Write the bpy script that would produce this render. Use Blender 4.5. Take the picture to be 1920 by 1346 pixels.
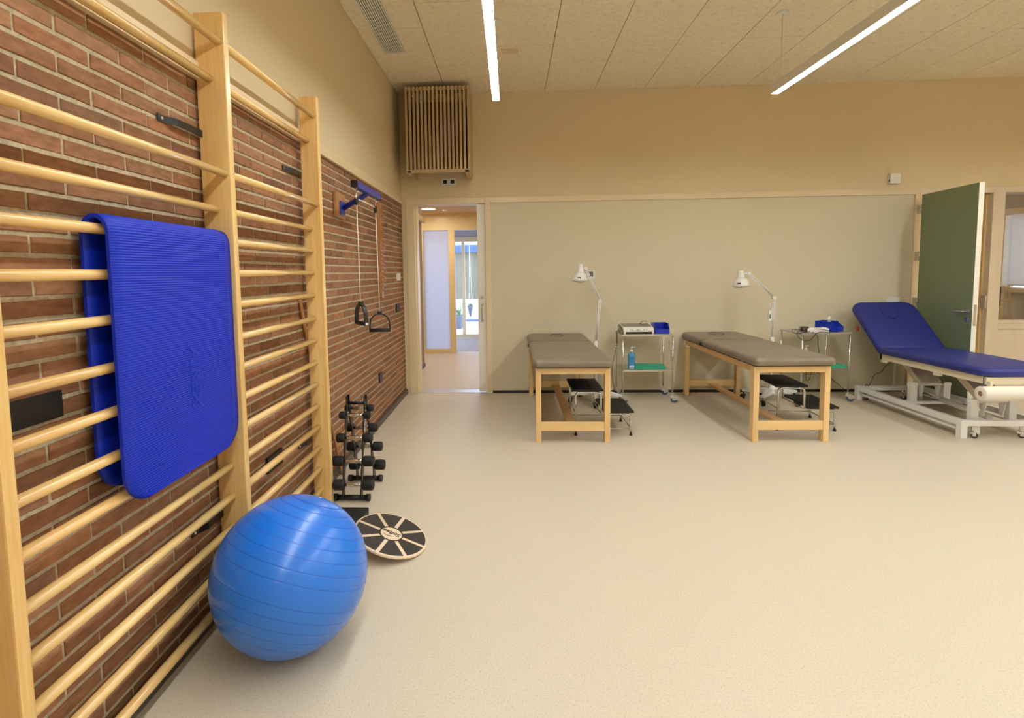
import bpy, bmesh, math, random
from mathutils import Vector, Matrix
random.seed(7)
for o in list(bpy.data.objects): bpy.data.objects.remove(o)
SC = bpy.context.scene
COL = SC.collection
PI = math.pi

# ------------------------------------------------------------ camera
cam_d = bpy.data.cameras.new('camera')
cam = bpy.data.objects.new('camera', cam_d); COL.objects.link(cam)
SC.camera = cam
cam_d.sensor_fit = 'HORIZONTAL'; cam_d.sensor_width = 36.0
cam_d.lens = 996.19 / 1920 * 36.0
cam_d.shift_x = (960 - 912.39) / 1920
cam_d.shift_y = -(673 - 588.28) / 1920
cam_d.clip_start = 0.02
pit, yaw, rol = .0794, -.0465, -.0142
fwd = Vector((math.sin(yaw)*math.cos(pit), math.cos(yaw)*math.cos(pit), -math.sin(pit)))
rgt = Vector((math.cos(yaw), -math.sin(yaw), 0)); up = rgt.cross(fwd)
r2 = math.cos(rol)*rgt + math.sin(rol)*up; u2 = -math.sin(rol)*rgt + math.cos(rol)*up
M = Matrix((r2, u2, -fwd)).transposed().to_4x4(); M.translation = (0, 0, 1.40)
cam.matrix_world = M

# ------------------------------------------------------------ light, exposure
SC.view_settings.view_transform = 'Standard'
SC.view_settings.look = 'None'
SC.view_settings.gamma = 1.0
SC.view_settings.use_curve_mapping = False
SC.view_settings.exposure = 0.0
LAMP_L = 70.0
LAMP_C = (.90, .97, .97)
world = bpy.data.worlds.new('world'); SC.world = world; world.use_nodes = True
bg = world.node_tree.nodes['Background']
bg.inputs['Color'].default_value = (.55, .70, 1.0, 1); bg.inputs['Strength'].default_value = 4.2

# ------------------------------------------------------------ materials
MATS = {}
def srgb(r, g, b):
    f = lambda c: (c/255/12.92) if c/255 <= .04045 else ((c/255+.055)/1.055)**2.4
    return (f(r), f(g), f(b), 1)
def mat(name, col, rough=.5, metal=0, spec=.5, coat=0, bump=0, bscale=100, var=0, vscale=5, emit=None, estr=0, trans=0, alpha=1, sheen=0, stretch=(1,1,1)):
    m = bpy.data.materials.new(name); m.use_nodes = True; nt = m.node_tree; N = nt.nodes; L = nt.links
    b = N['Principled BSDF']
    b.inputs['Base Color'].default_value = col; b.inputs['Roughness'].default_value = rough
    b.inputs['Metallic'].default_value = metal; b.inputs['Specular IOR Level'].default_value = spec
    b.inputs['Coat Weight'].default_value = coat; b.inputs['Coat Roughness'].default_value = .12
    b.inputs['Transmission Weight'].default_value = trans
    b.inputs['Sheen Weight'].default_value = sheen
    if emit: b.inputs['Emission Color'].default_value = emit; b.inputs['Emission Strength'].default_value = estr
    tc = N.new('ShaderNodeTexCoord'); mp = N.new('ShaderNodeMapping'); mp.inputs['Scale'].default_value = stretch
    L.new(tc.outputs['Object'], mp.inputs['Vector'])
    if var:
        n = N.new('ShaderNodeTexNoise'); n.inputs['Scale'].default_value = vscale; n.inputs['Detail'].default_value = 4
        L.new(mp.outputs[0], n.inputs['Vector'])
        r = N.new('ShaderNodeMapRange'); r.inputs['From Min'].default_value = .3; r.inputs['From Max'].default_value = .7
        r.inputs['To Min'].default_value = 1-var; r.inputs['To Max'].default_value = 1+var
        L.new(n.outputs['Fac'], r.inputs['Value'])
        x = N.new('ShaderNodeVectorMath'); x.operation = 'SCALE'; x.inputs[0].default_value = col[:3]
        L.new(r.outputs[0], x.inputs['Scale']); L.new(x.outputs[0], b.inputs['Base Color'])
    if bump:
        n = N.new('ShaderNodeTexNoise'); n.inputs['Scale'].default_value = bscale; n.inputs['Detail'].default_value = 3
        L.new(mp.outputs[0], n.inputs['Vector'])
        u = N.new('ShaderNodeBump'); u.inputs['Strength'].default_value = bump; u.inputs['Distance'].default_value = .002
        L.new(n.outputs['Fac'], u.inputs['Height']); L.new(u.outputs[0], b.inputs['Normal'])
    MATS[name] = m
    return m
def wood(name, light, dark, axis, rough=.35, coat=.3, scale=14, fig=.5):
    """procedural timber, grain running along `axis`"""
    m = bpy.data.materials.new(name); m.use_nodes = True; nt = m.node_tree; N = nt.nodes; L = nt.links
    b = N['Principled BSDF']; b.inputs['Roughness'].default_value = rough
    b.inputs['Coat Weight'].default_value = coat; b.inputs['Coat Roughness'].default_value = .15
    tc = N.new('ShaderNodeTexCoord'); mp = N.new('ShaderNodeMapping')
    s = [1, 1, 1]; s['XYZ'.index(axis)] = .06
    mp.inputs['Scale'].default_value = s
    L.new(tc.outputs['Object'], mp.inputs['Vector'])
    oi = N.new('ShaderNodeObjectInfo'); ad = N.new('ShaderNodeVectorMath'); ad.operation = 'ADD'
    cb = N.new('ShaderNodeCombineXYZ'); mu = N.new('ShaderNodeMath'); mu.operation = 'MULTIPLY'; mu.inputs[1].default_value = 37
    L.new(oi.outputs['Random'], mu.inputs[0]); L.new(mu.outputs[0], cb.inputs[0]); L.new(mu.outputs[0], cb.inputs[2])
    L.new(mp.outputs[0], ad.inputs[0]); L.new(cb.outputs[0], ad.inputs[1])
    n = N.new('ShaderNodeTexNoise'); n.inputs['Scale'].default_value = scale; n.inputs['Detail'].default_value = 5; n.inputs['Distortion'].default_value = .6
    L.new(ad.outputs[0], n.inputs['Vector'])
    n2 = N.new('ShaderNodeTexNoise'); n2.inputs['Scale'].default_value = scale*9; n2.inputs['Detail'].default_value = 3
    L.new(ad.outputs[0], n2.inputs['Vector'])
    mx = N.new('ShaderNodeMix'); mx.data_type = 'FLOAT'; mx.inputs[0].default_value = .35
    L.new(n.outputs['Fac'], mx.inputs[2]); L.new(n2.outputs['Fac'], mx.inputs[3])
    r = N.new('ShaderNodeValToRGB'); e = r.color_ramp.elements
    e[0].position = .5-fig*.4; e[0].color = dark; e[1].position = .5+fig*.3; e[1].color = light
    L.new(mx.outputs[0], r.inputs[0])
    # piece to piece tone
    hs = N.new('ShaderNodeHueSaturation'); mr = N.new('ShaderNodeMapRange'); mr.inputs['To Min'].default_value = .88; mr.inputs['To Max'].default_value = 1.06
    L.new(oi.outputs['Random'], mr.inputs[0]); L.new(mr.outputs[0], hs.inputs['Value']); L.new(r.outputs[0], hs.inputs['Color'])
    L.new(hs.outputs[0], b.inputs['Base Color'])
    MATS[name] = m
    return m

PINE_L, PINE_D = srgb(246, 212, 146), srgb(226, 176, 102)
pine_y = wood('lacquered_pine_rung', PINE_L, PINE_D, 'Y', .18, .8)
pine_z = wood('lacquered_pine_post', PINE_L, PINE_D, 'Z', .32, .3, 10, .4)
beech_z = wood('beech_leg', srgb(240, 206, 148), srgb(222, 180, 118), 'Z')
beech_x = wood('beech_rail_across', srgb(240, 206, 148), srgb(224, 182, 120), 'X')
beech_y = wood('beech_rail_long', srgb(224, 172, 112), srgb(204, 148, 90), 'Y')
birch_z = wood('birch_frame_upright', srgb(240, 220, 182), srgb(226, 202, 160), 'Z', .45, .1, 12, .6)
birch_x = wood('birch_frame_cross', srgb(240, 220, 182), srgb(226, 202, 160), 'X', .45, .1, 12, .6)
birch_y = wood('birch_frame_depth', srgb(236, 212, 170), srgb(220, 194, 150), 'Y', .45, .1, 12, .6)
ply = wood('pale_birch_ply', srgb(232, 214, 188), srgb(222, 200, 170), 'Z', .5, .1, 8, .7)
slatwood = wood('slat_wood', srgb(206, 180, 138), srgb(190, 160, 116), 'Z', .5, .1)
oak_z = wood('brown_strip_wood', srgb(196, 142, 88), srgb(168, 114, 66), 'Z', .5, .1)
plaster = mat('warm_beige_plaster', srgb(226, 205, 168), .85, bump=.15, bscale=160, spec=.2)
cladding = mat('beige_wall_cladding', srgb(220, 208, 180), .7, bump=.25, bscale=220, var=.03, vscale=60, spec=.25, stretch=(1,1,1))
dark_base = mat('dark_brown_skirting', srgb(40, 34, 30), .45)
skirt_grey = mat('grey_skirting', srgb(86, 76, 66), .45)
white_paint = mat('white_laminate', srgb(244, 238, 224), .4)
green_lam = mat('green_door_laminate', srgb(132, 146, 112), .5)
white_pl = mat('white_plastic', srgb(235, 233, 226), .35)
white_met = mat('white_painted_metal', srgb(236, 233, 228), .3, coat=.2)
cream_met = mat('cream_painted_metal', srgb(226, 212, 184), .35, coat=.2)
black_pl = mat('black_plastic', srgb(24, 22, 21), .45)
black_rub = mat('black_rubber', srgb(20, 19, 19), .6, bump=.1, bscale=400)
black_met = mat('black_painted_metal', srgb(26, 24, 24), .35)
chrome = mat('chrome', (.70, .69, .67, 1), .20, metal=1)
steel = mat('brushed_steel', (.62, .60, .57, 1), .32, metal=1)
blue_met = mat('blue_painted_metal', srgb(26, 44, 150), .3, coat=.3)
blue_vinyl = mat('navy_blue_vinyl', srgb(38, 46, 126), .42, bump=.25, bscale=500, var=.04, vscale=8)
grey_vinyl = mat('grey_brown_vinyl', srgb(128, 114, 98), .36, bump=.3, bscale=420, var=.10, vscale=7, coat=.1)
mat_foam = mat('royal_blue_foam', srgb(14, 44, 186), .45, spec=.35, var=.03, vscale=8)
mat_print = mat('embossed_blue_print', srgb(8, 50, 190), .4)
blue_bin = mat('blue_bin_plastic', srgb(20, 50, 180), .3)
teal = mat('teal_cloth', srgb(60, 172, 138), .8, bump=.3, bscale=200)
blue_liq = mat('blue_soap', srgb(40, 140, 196), .2, coat=.5)
blue_lab = mat('dark_blue_print', srgb(24, 70, 130), .5)
rope = mat('white_rope', srgb(240, 228, 212), .8)
paper = mat('white_paper', srgb(236, 228, 214), .9, bump=.1, bscale=80)
cardboard = mat('cardboard_core', srgb(176, 120, 90), .9)
red_pl = mat('red_plastic', srgb(214, 62, 34), .4)
caster_grey = mat('grey_caster_plastic', srgb(196, 188, 174), .5)
tyre = mat('blue_grey_tyre', srgb(70, 82, 124), .5)
tyre_dk = mat('dark_tyre', srgb(60, 56, 52), .5)
glass = mat('clear_glass', (1, 1, 1, 1), .02, trans=1, spec=.5)
glass.node_tree.nodes['Principled BSDF'].inputs['IOR'].default_value = 1.45
lampemit = mat('opal_diffuser', (1, 1, 1, 1), .5, emit=LAMP_C + (1,), estr=LAMP_L)
spotemit = mat('downlight_diffuser', (1, 1, 1, 1), .5, emit=(1, .85, .6, 1), estr=140)
alu = mat('pale_grey_aluminium', srgb(208, 202, 192), .4, metal=.2)
carpet = mat('grey_door_matting', srgb(178, 166, 160), .95, bump=.4, bscale=300)
stone_out = mat('pale_paving', srgb(214, 212, 214), .8)
conc = mat('grey_concrete', srgb(120, 122, 128), .85, var=.08, vscale=8)
greypaint = mat('grey_panel', srgb(122, 112, 112), .7)
brownpan = mat('brown_wall_panel', srgb(150, 124, 94), .7, bump=.1, bscale=150)
facade = mat('tan_shutter', srgb(150, 140, 112), .7, var=.15, vscale=3, stretch=(3,1,.3))
bluesteel = mat('blue_grey_steel', srgb(120, 140, 180), .5)
leafm = mat('green_leaf', srgb(120, 150, 90), .6)
disp = mat('grey_display', srgb(112, 106, 96), .2)
screen_dk = mat('dark_screen', srgb(62, 54, 48), .15, coat=.5)
grip_tape = mat('anti_slip_black', srgb(62, 54, 48), .85, bump=.5, bscale=900)
boardwood = mat('pale_plywood_disc', srgb(232, 208, 178), .45, var=.03, vscale=10)

# floor: speckled sheet vinyl
def floor_mat():
    m = bpy.data.materials.new('speckled_vinyl'); m.use_nodes = True; N = m.node_tree.nodes; L = m.node_tree.links
    b = N['Principled BSDF']; b.inputs['Roughness'].default_value = .42; b.inputs['Specular IOR Level'].default_value = .35
    tc = N.new('ShaderNodeTexCoord')
    n = N.new('ShaderNodeTexNoise'); n.inputs['Scale'].default_value = 150; n.inputs['Detail'].default_value = 2
    L.new(tc.outputs['Object'], n.inputs['Vector'])
    r = N.new('ShaderNodeValToRGB'); e = r.color_ramp.elements
    e[0].position = .34; e[0].color = srgb(196, 180, 158); e[1].position = .40; e[1].color = srgb(210, 196, 174)
    x = e.new(.66); x.color = srgb(215, 201, 180)
    L.new(n.outputs['Fac'], r.inputs[0]); L.new(r.outputs[0], b.inputs['Base Color'])
    return m
floor_m = floor_mat()
# ceiling: wood wool board
def ceil_mat():
    m = bpy.data.materials.new('wood_wool_board'); m.use_nodes = True; N = m.node_tree.nodes; L = m.node_tree.links
    b = N['Principled BSDF']; b.inputs['Roughness'].default_value = .95; b.inputs['Specular IOR Level'].default_value = .1
    tc = N.new('ShaderNodeTexCoord')
    n = N.new('ShaderNodeTexNoise'); n.inputs['Scale'].default_value = 110; n.inputs['Detail'].default_value = 4; n.inputs['Distortion'].default_value = 1.5
    L.new(tc.outputs['Object'], n.inputs['Vector'])
    n2 = N.new('ShaderNodeTexNoise'); n2.inputs['Scale'].default_value = 22; n2.inputs['Detail'].default_value = 5
    L.new(tc.outputs['Object'], n2.inputs['Vector'])
    mx = N.new('ShaderNodeMix'); mx.data_type = 'FLOAT'; mx.inputs[0].default_value = .3
    L.new(n.outputs['Fac'], mx.inputs[2]); L.new(n2.outputs['Fac'], mx.inputs[3])
    r = N.new('ShaderNodeValToRGB'); e = r.color_ramp.elements
    e[0].position = .33; e[0].color = srgb(212, 192, 158); e[1].position = .48; e[1].color = srgb(248, 236, 210)
    L.new(mx.outputs[0], r.inputs[0]); L.new(r.outputs[0], b.inputs['Base Color'])
    u = N.new('ShaderNodeBump'); u.inputs['Strength'].default_value = .4; u.inputs['Distance'].default_value = .003
    L.new(mx.outputs[0], u.inputs['Height']); L.new(u.outputs[0], b.inputs['Normal'])
    return m
ceil_m = ceil_mat()
# bricks
def brick_mat():
    m = bpy.data.materials.new('brown_brick'); m.use_nodes = True; N = m.node_tree.nodes; L = m.node_tree.links
    b = N['Principled BSDF']; b.inputs['Roughness'].default_value = .8; b.inputs['Specular IOR Level'].default_value = .3
    at = N.new('ShaderNodeAttribute'); at.attribute_name = 'tint'
    tc = N.new('ShaderNodeTexCoord'); mp = N.new('ShaderNodeMapping'); mp.inputs['Scale'].default_value = (1, .35, 1)
    L.new(tc.outputs['Object'], mp.inputs['Vector'])
    n = N.new('ShaderNodeTexNoise'); n.inputs['Scale'].default_value = 60; n.inputs['Detail'].default_value = 6
    L.new(mp.outputs[0], n.inputs['Vector'])
    r = N.new('ShaderNodeMapRange'); r.inputs['From Min'].default_value = .3; r.inputs['From Max'].default_value = .7
    r.inputs['To Min'].default_value = .78; r.inputs['To Max'].default_value = 1.22
    L.new(n.outputs['Fac'], r.inputs[0])
    x = N.new('ShaderNodeVectorMath'); x.operation = 'SCALE'; L.new(at.outputs['Color'], x.inputs[0]); L.new(r.outputs[0], x.inputs['Scale'])
    L.new(x.outputs[0], b.inputs['Base Color'])
    u = N.new('ShaderNodeBump'); u.inputs['Strength'].default_value = .7; u.inputs['Distance'].default_value = .003
    L.new(n.outputs['Fac'], u.inputs['Height']); L.new(u.outputs[0], b.inputs['Normal'])
    return m
brick_m = brick_mat()
mortar_m = mat('sandy_mortar', srgb(184, 168, 140), .95, bump=1.0, bscale=130, var=.2, vscale=70)
# gym ball
def ball_mat():
    m = bpy.data.materials.new('blue_gym_ball_vinyl'); m.use_nodes = True; N = m.node_tree.nodes; L = m.node_tree.links
    b = N['Principled BSDF']; b.inputs['Base Color'].default_value = srgb(34, 120, 230)
    b.inputs['Roughness'].default_value = .27; b.inputs['Coat Weight'].default_value = .25; b.inputs['Coat Roughness'].default_value = .2
    return m
ball_m = ball_mat()
ball_line = mat('blue_groove_shade', srgb(20, 84, 196), .4)  # darker blue paints the shade inside the recessed ball grooves
# translucent things (frosted pane, blind)
def transl(name, col, w=.6):
    m = bpy.data.materials.new(name); m.use_nodes = True; N = m.node_tree.nodes; L = m.node_tree.links
    N.remove(N['Principled BSDF']); out = N['Material Output']
    d = N.new('ShaderNodeBsdfDiffuse'); t = N.new('ShaderNodeBsdfTranslucent'); x = N.new('ShaderNodeMixShader')
    d.inputs[0].default_value = col; t.inputs[0].default_value = col; x.inputs[0].default_value = w
    L.new(d.outputs[0], x.inputs[1]); L.new(t.outputs[0], x.inputs[2]); L.new(x.outputs[0], out.inputs[0])
    return m
frost = transl('frosted_glass', srgb(228, 230, 240), .65)
blind_m = transl('roller_blind_cloth', srgb(236, 226, 214), .6)

# ------------------------------------------------------------ mesh helpers
def BM(): return bmesh.new()
def box(bm, x0, x1, y0, y1, z0, z1, mi=0, bev=0):
    vs = [bm.verts.new((x, y, z)) for x in (x0, x1) for y in (y0, y1) for z in (z0, z1)]
    fs = []
    for q in ((0,1,3,2),(4,6,7,5),(0,4,5,1),(2,3,7,6),(0,2,6,4),(1,5,7,3)):
        f = bm.faces.new([vs[i] for i in q]); f.material_index = mi; fs.append(f)
    if bev:
        es = list({e for f in fs for e in f.edges})
        r = bmesh.ops.bevel(bm, geom=es, offset=bev, segments=2, profile=.6, affect='EDGES', clamp_overlap=True)
        for f in r['faces']: f.material_index = mi
    return vs
def obox(bm, c, size, rotz=0, rotx=0, roty=0, bev=0, mi=0):
    """box centred at c, rotated"""
    t = bmesh.new(); sx, sy, sz = (s/2 for s in size)
    box(t, -sx, sx, -sy, sy, -sz, sz, mi, bev)
    mtx = Matrix.Translation(c) @ Matrix.Rotation(rotz, 4, 'Z') @ Matrix.Rotation(roty, 4, 'Y') @ Matrix.Rotation(rotx, 4, 'X')
    merge(bm, t, mtx)
def merge(bm, t, mtx=None):
    if mtx is not None: t.transform(mtx)
    me = bpy.data.meshes.new('tmp'); t.to_mesh(me); bm.from_mesh(me); bpy.data.meshes.remove(me); t.free()
def frame_for(d):
    d = d.normalized(); a = Vector((0,0,1)) if abs(d.z) < .9 else Vector((1,0,0))
    u = d.cross(a).normalized(); return u, d.cross(u).normalized()
def tube(bm, pts, r, n=10, mi=0, cap=True, sx=1, sz=1):
    pts = [Vector(p) for p in pts]; rings = []
    rr = r if isinstance(r, (list, tuple)) else [r]*len(pts)
    d0 = (pts[1]-pts[0]).normalized(); u, v = frame_for(d0)
    for i, p in enumerate(pts):
        d = ((pts[min(i+1, len(pts)-1)] - pts[max(i-1, 0)])).normalized()
        q = d0.rotation_difference(d); u = q @ u; v = q @ v; d0 = d
        rings.append([bm.verts.new(p + (u*math.cos(2*PI*k/n)*sx + v*math.sin(2*PI*k/n)*sz)*rr[i]) for k in range(n)])
    for a, b in zip(rings, rings[1:]):
        for k in range(n):
            f = bm.faces.new((a[k], a[(k+1)%n], b[(k+1)%n], b[k])); f.smooth = True; f.material_index = mi
    if cap:
        for ring, flip in ((rings[0], True), (rings[-1], False)):
            f = bm.faces.new(ring[::-1] if flip else ring); f.material_index = mi
def smooth_path(P, k=6):
    P = [Vector(p) for p in P]; out = []
    for i in range(len(P)-1):
        a, b, c, d = P[max(i-1, 0)], P[i], P[i+1], P[min(i+2, len(P)-1)]
        for j in range(k):
            t = j/k
            out.append(.5*((2*b)+(c-a)*t+(2*a-5*b+4*c-d)*t*t+(3*b-a-3*c+d)*t**3))
    out.append(P[-1]); return out
def round_path(P, rad, k=5):
    """polyline with rounded corners"""
    P = [Vector(p) for p in P]; out = [P[0]]
    for a, b, c in zip(P, P[1:], P[2:]):
        r = min(rad, (a-b).length*.49, (c-b).length*.49)
        s = b + (a-b).normalized()*r; e = b + (c-b).normalized()*r
        for j in range(k+1):
            t = j/k; out.append((1-t)**2*s + 2*t*(1-t)*b + t*t*e)
    out.append(P[-1]); return out
def lathe(bm, prof, mtx=None, n=32, mi=0, smooth=True):
    """prof: list of (r, z)"""
    t = bmesh.new(); rings = []
    for r, z in prof:
        if r < 1e-5: rings.append([t.verts.new((0, 0, z))])
        else: rings.append([t.verts.new((r*math.cos(2*PI*k/n), r*math.sin(2*PI*k/n), z)) for k in range(n)])
    for a, b in zip(rings, rings[1:]):
        for k in range(n):
            A = [a[k % len(a)], a[(k+1) % len(a)]] if len(a) > 1 else [a[0]]
            B = [b[(k+1) % len(b)], b[k % len(b)]] if len(b) > 1 else [b[0]]
            vs = A + B
            if len(vs) > 2:
                f = t.faces.new(vs); f.smooth = smooth; f.material_index = mi
    bmesh.ops.recalc_face_normals(t, faces=t.faces)
    merge(bm, t, mtx)
def cyl(bm, p0, p1, r, n=20, mi=0, r1=None):
    p0, p1 = Vector(p0), Vector(p1); d = p1-p0; L = d.length
    q = Vector((0,0,1)).rotation_difference(d.normalized()).to_matrix().to_4x4()
    t = bmesh.new(); r1 = r if r1 is None else r1
    a = [t.verts.new((r*math.cos(2*PI*k/n), r*math.sin(2*PI*k/n), 0)) for k in range(n)]
    b = [t.verts.new((r1*math.cos(2*PI*k/n), r1*math.sin(2*PI*k/n), L)) for k in range(n)]
    for k in range(n):
        f = t.faces.new((a[k], a[(k+1)%n], b[(k+1)%n], b[k])); f.smooth = True; f.material_index = mi
    t.faces.new(a[::-1]).material_index = mi; t.faces.new(b).material_index = mi
    merge(bm, t, Matrix.Translation(p0) @ q)
def prism(bm, poly, h, mtx=None, mi=0, bev=0):
    """2D polygon (x,y) extruded z 0..h"""
    t = bmesh.new()
    a = [t.verts.new((x, y, 0)) for x, y in poly]; b = [t.verts.new((x, y, h)) for x, y in poly]
    n = len(poly)
    t.faces.new(a[::-1]); t.faces.new(b)
    for k in range(n): t.faces.new((a[k], a[(k+1)%n], b[(k+1)%n], b[k]))
    if bev: bmesh.ops.bevel(t, geom=list(t.edges), offset=bev, segments=2, affect='EDGES', clamp_overlap=True)
    for f in t.faces: f.material_index = mi
    bmesh.ops.recalc_face_normals(t, faces=t.faces)
    merge(bm, t, mtx)
YZ = Matrix(((0,0,1,0),(1,0,0,0),(0,1,0,0),(0,0,0,1)))   # poly (y,z) extruded along +x
XZ = Matrix(((1,0,0,0),(0,0,-1,0),(0,1,0,0),(0,0,0,1)))  # poly (x,z) extruded along -y
def slab(bm, x0, x1, y0, y1, z0, z1, rc, re, mtx=None, mi=0, k=8):
    """cushion: rounded rectangle outline with corner radii rc=(x0y0,x1y0,x1y1,x0y1), rolled edges re"""
    t = bmesh.new(); rings = []
    if not isinstance(rc, (tuple, list)): rc = (rc,)*4
    def outline(d):
        pts = []
        for (cx, cy, a0, r) in ((x0, y0, PI, rc[0]), (x1, y0, 1.5*PI, rc[1]), (x1, y1, 0, rc[2]), (x0, y1, .5*PI, rc[3])):
            R = max(r-d, .002)
            ox = cx + (R+d if cx == x0 else -R-d); oy = cy + (R+d if cy == y0 else -R-d)
            for j in range(k+1):
                a = a0 + .5*PI*j/k; pts.append((ox+R*math.cos(a), oy+R*math.sin(a)))
        return pts
    lay = []
    for j in range(6):
        a = .5*PI*j/5; lay.append((re*(1-math.sin(a)), z0+re*(1-math.cos(a)) ))
    lay = [(d*.35, z0+(z-z0)*.5) for d, z in lay]
    for j in range(8):
        a = .5*PI*j/7; lay.append((re*(1-math.cos(a)), z1-re*(1-math.sin(a))))
    for d, z in lay: rings.append([t.verts.new((x, y, z)) for x, y in outline(d)])
    n = len(rings[0])
    for a, b in zip(rings, rings[1:]):
        for i in range(n):
            f = t.faces.new((a[i], a[(i+1)%n], b[(i+1)%n], b[i])); f.smooth = True
    t.faces.new(rings[0][::-1]); f = t.faces.new(rings[-1]); f.smooth = True
    for f in t.faces: f.material_index = mi
    merge(bm, t, mtx)
def obj(name, bm, m, parent=None, label=None, flat=None):
    bmesh.ops.recalc_face_normals(bm, faces=bm.faces)
    me = bpy.data.meshes.new(name); bm.to_mesh(me); bm.free()
    for x in (m if isinstance(m, (list, tuple)) else [m]): me.materials.append(x)
    o = bpy.data.objects.new(name, me); COL.objects.link(o)
    if parent: o.parent = parent
    if label: o['label'] = label
    return o
def thing(name, label, cat, loc=(0,0,0), rotz=0, group=None):
    o = bpy.data.objects.new(name, None); COL.objects.link(o); o.location = loc; o.rotation_euler = (0, 0, rotz)
    o.empty_display_size = .1
    o['label'] = label; o['category'] = cat
    if group: o['group'] = group
    return o
def tag(o, label, cat, group=None):
    o['label'] = label; o['category'] = cat
    if group: o['group'] = group
    return o
def struct(name, bm, m, parent=None):
    o = obj(name, bm, m, parent)
    o['kind'] = 'structure'
    return o
def dup(root, loc, rotz, label, group=None):
    r = root.copy(); COL.objects.link(r); r.location = loc; r.rotation_euler = (0, 0, rotz); r['label'] = label
    if group: r['group'] = group
    for ch in list(root.children):
        c = ch.copy(); COL.objects.link(c); c.parent = r
        for g in list(ch.children):
            d = g.copy(); COL.objects.link(d); d.parent = c
    return r
def text_mesh(s, size, depth, m, name, mtx, parent, shear=0, bold=0, align='CENTER'):
    cu = bpy.data.curves.new('txt', 'FONT'); cu.body = s; cu.size = size; cu.extrude = depth; cu.shear = shear; cu.offset = bold
    cu.align_x = align; cu.align_y = 'CENTER'; cu.resolution_u = 3
    t = bpy.data.objects.new('txt', cu); COL.objects.link(t)
    dg = bpy.context.evaluated_depsgraph_get(); me = bpy.data.meshes.new_from_object(t.evaluated_get(dg))
    bpy.data.objects.remove(t); bpy.data.curves.remove(cu)
    me.name = name; me.materials.clear(); me.materials.append(m); me.transform(mtx)
    o = bpy.data.objects.new(name, me); COL.objects.link(o)
    if parent: o.parent = parent
    return o

XL, YB, ZC = -1.23, 6.05, 3.37        # left wall, back wall, ceiling height
XR, YF = 7.2, -2.6

# ------------------------------------------------------------ room shell
b = BM(); box(b, XL-.3, XR+.2, YF-.2, YB+.12, -.1, 0); struct('floor', b, floor_m)
b = BM()
x = XL; cols = [XL] + [-.69+.5415*i for i in range(16)]
for i, (xa, xb) in enumerate(zip(cols, cols[1:])):
    ph = [4.43, 5.24, 4.84][0 if i == 0 else (1 if i % 2 else 2)]
    ys = [YF] + sorted([ph+1.2*k for k in range(-8, 3) if YF+.1 < ph+1.2*k < YB-.05]) + [YB]
    if i % 2 == 1 and i > 0: pass
    for ya, yb in zip(ys, ys[1:]):
        box(b, xa+.003, min(xb, XR)-.003, ya+.0025, yb-.0025, ZC, ZC+.03)
box(b, XL-.2, XR+.2, YF-.2, YB+.2, ZC+.012, ZC+.15, 1)
struct('ceiling', b, [ceil_m, mat('dark_joint', srgb(70, 54, 38), .9)])
# left wall: bricks with raked mortar, plaster above
b = BM()
ZBR = 2.167; zc0 = .040
lay = b.loops.layers.color.new('tint') if False else None
bricks = []
PZ, PY = .0550, .2412
row = 0; z = 2.0365-.0210 - 60*0
rows = []
k = 0
ztop = 2.0365
base = ztop + .0205
zz = base
while zz + .042 < ZBR+.03: zz += PZ
# rows enumerated downward
r = 0; zr = zz
seq = []
while zr > -.02:
    seq.append(zr); zr -= PZ
iref = min(range(len(seq)), key=lambda i: abs(seq[i]-base))
for i, zt in enumerate(seq):
    zb = zt-.0430
    if zb > ZBR or zt < .03: continue
    zt2 = min(zt, ZBR)
    off = 1.319 if (i-iref) % 2 == 0 else 1.444
    dark = random.random() < .08
    y = off - PY*math.ceil((off+2.6)/PY)
    while y < YB:
        ya, yb = y+.0045+random.uniform(-.0015, .0015), y+PY-.0045+random.uniform(-.0015, .0015)
        ya2, yb2 = max(ya, -.6), min(yb, YB)
        if yb2-ya2 > .01 and ya2 < YB: bricks.append((ya2, yb2, zb, zt2, dark))
        y += PY
tints = []
for (ya, yb, za, zt, dark) in bricks:
    n0 = len(b.faces)
    j = [random.uniform(-.0012, .0012) for _ in range(8)]
    xo = XL + random.uniform(-.0015, .0015)
    t = bmesh.new()
    # front face ring with chamfer, irregular edge
    ny = 4 if yb < 4.2 else 1
    fr, bk = [], []
    yy = [ya + (yb-ya)*q/ny for q in range(ny+1)]
    topo = [(q, zt+random.uniform(-.0016, .0008)) for q in yy]; boto = [(q, za+random.uniform(-.0008, .0016)) for q in yy]
    ringo = topo + boto[::-1]
    cy, cz = (ya+yb)/2, (za+zt)/2
    A = [b.verts.new((xo-.012, p[0], p[1])) for p in ringo]
    B = [b.verts.new((xo-.0022, p[0], p[1])) for p in ringo]
    Cc = [b.verts.new((xo, p[0]+(.0022 if p[0] < cy else -.0022)*(1 if p[0] in (yy[0], yy[-1]) else 0), p[1]+(.0022 if p[1] < cz else -.0022))) for p in ringo]
    n = len(ringo)
    for ra, rb in ((A, B), (B, Cc)):
        for q in range(n): b.faces.new((ra[q], ra[(q+1)%n], rb[(q+1)%n], rb[q]))
    b.faces.new(Cc)
    g = random.uniform(.82, 1.15)*(.72 if dark and random.random() < .8 else 1)
    base_c = random.choice([(148, 104, 74), (152, 110, 80), (142, 98, 70), (154, 106, 72)])
    c = srgb(*base_c); tints += [(c[0]*g, c[1]*g, c[2]*g, 1)]*(len(b.faces)-n0)
nb = len(b.faces)
box(b, XL-.2, XL-.0040, YF-.2, YB+.2, 0, ZBR, 1)
box(b, XL-.2, XL, YF-.2, YB, ZBR, ZC+.02, 2)
b.faces.ensure_lookup_table()
bmesh.ops.recalc_face_normals(b, faces=b.faces)
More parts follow.
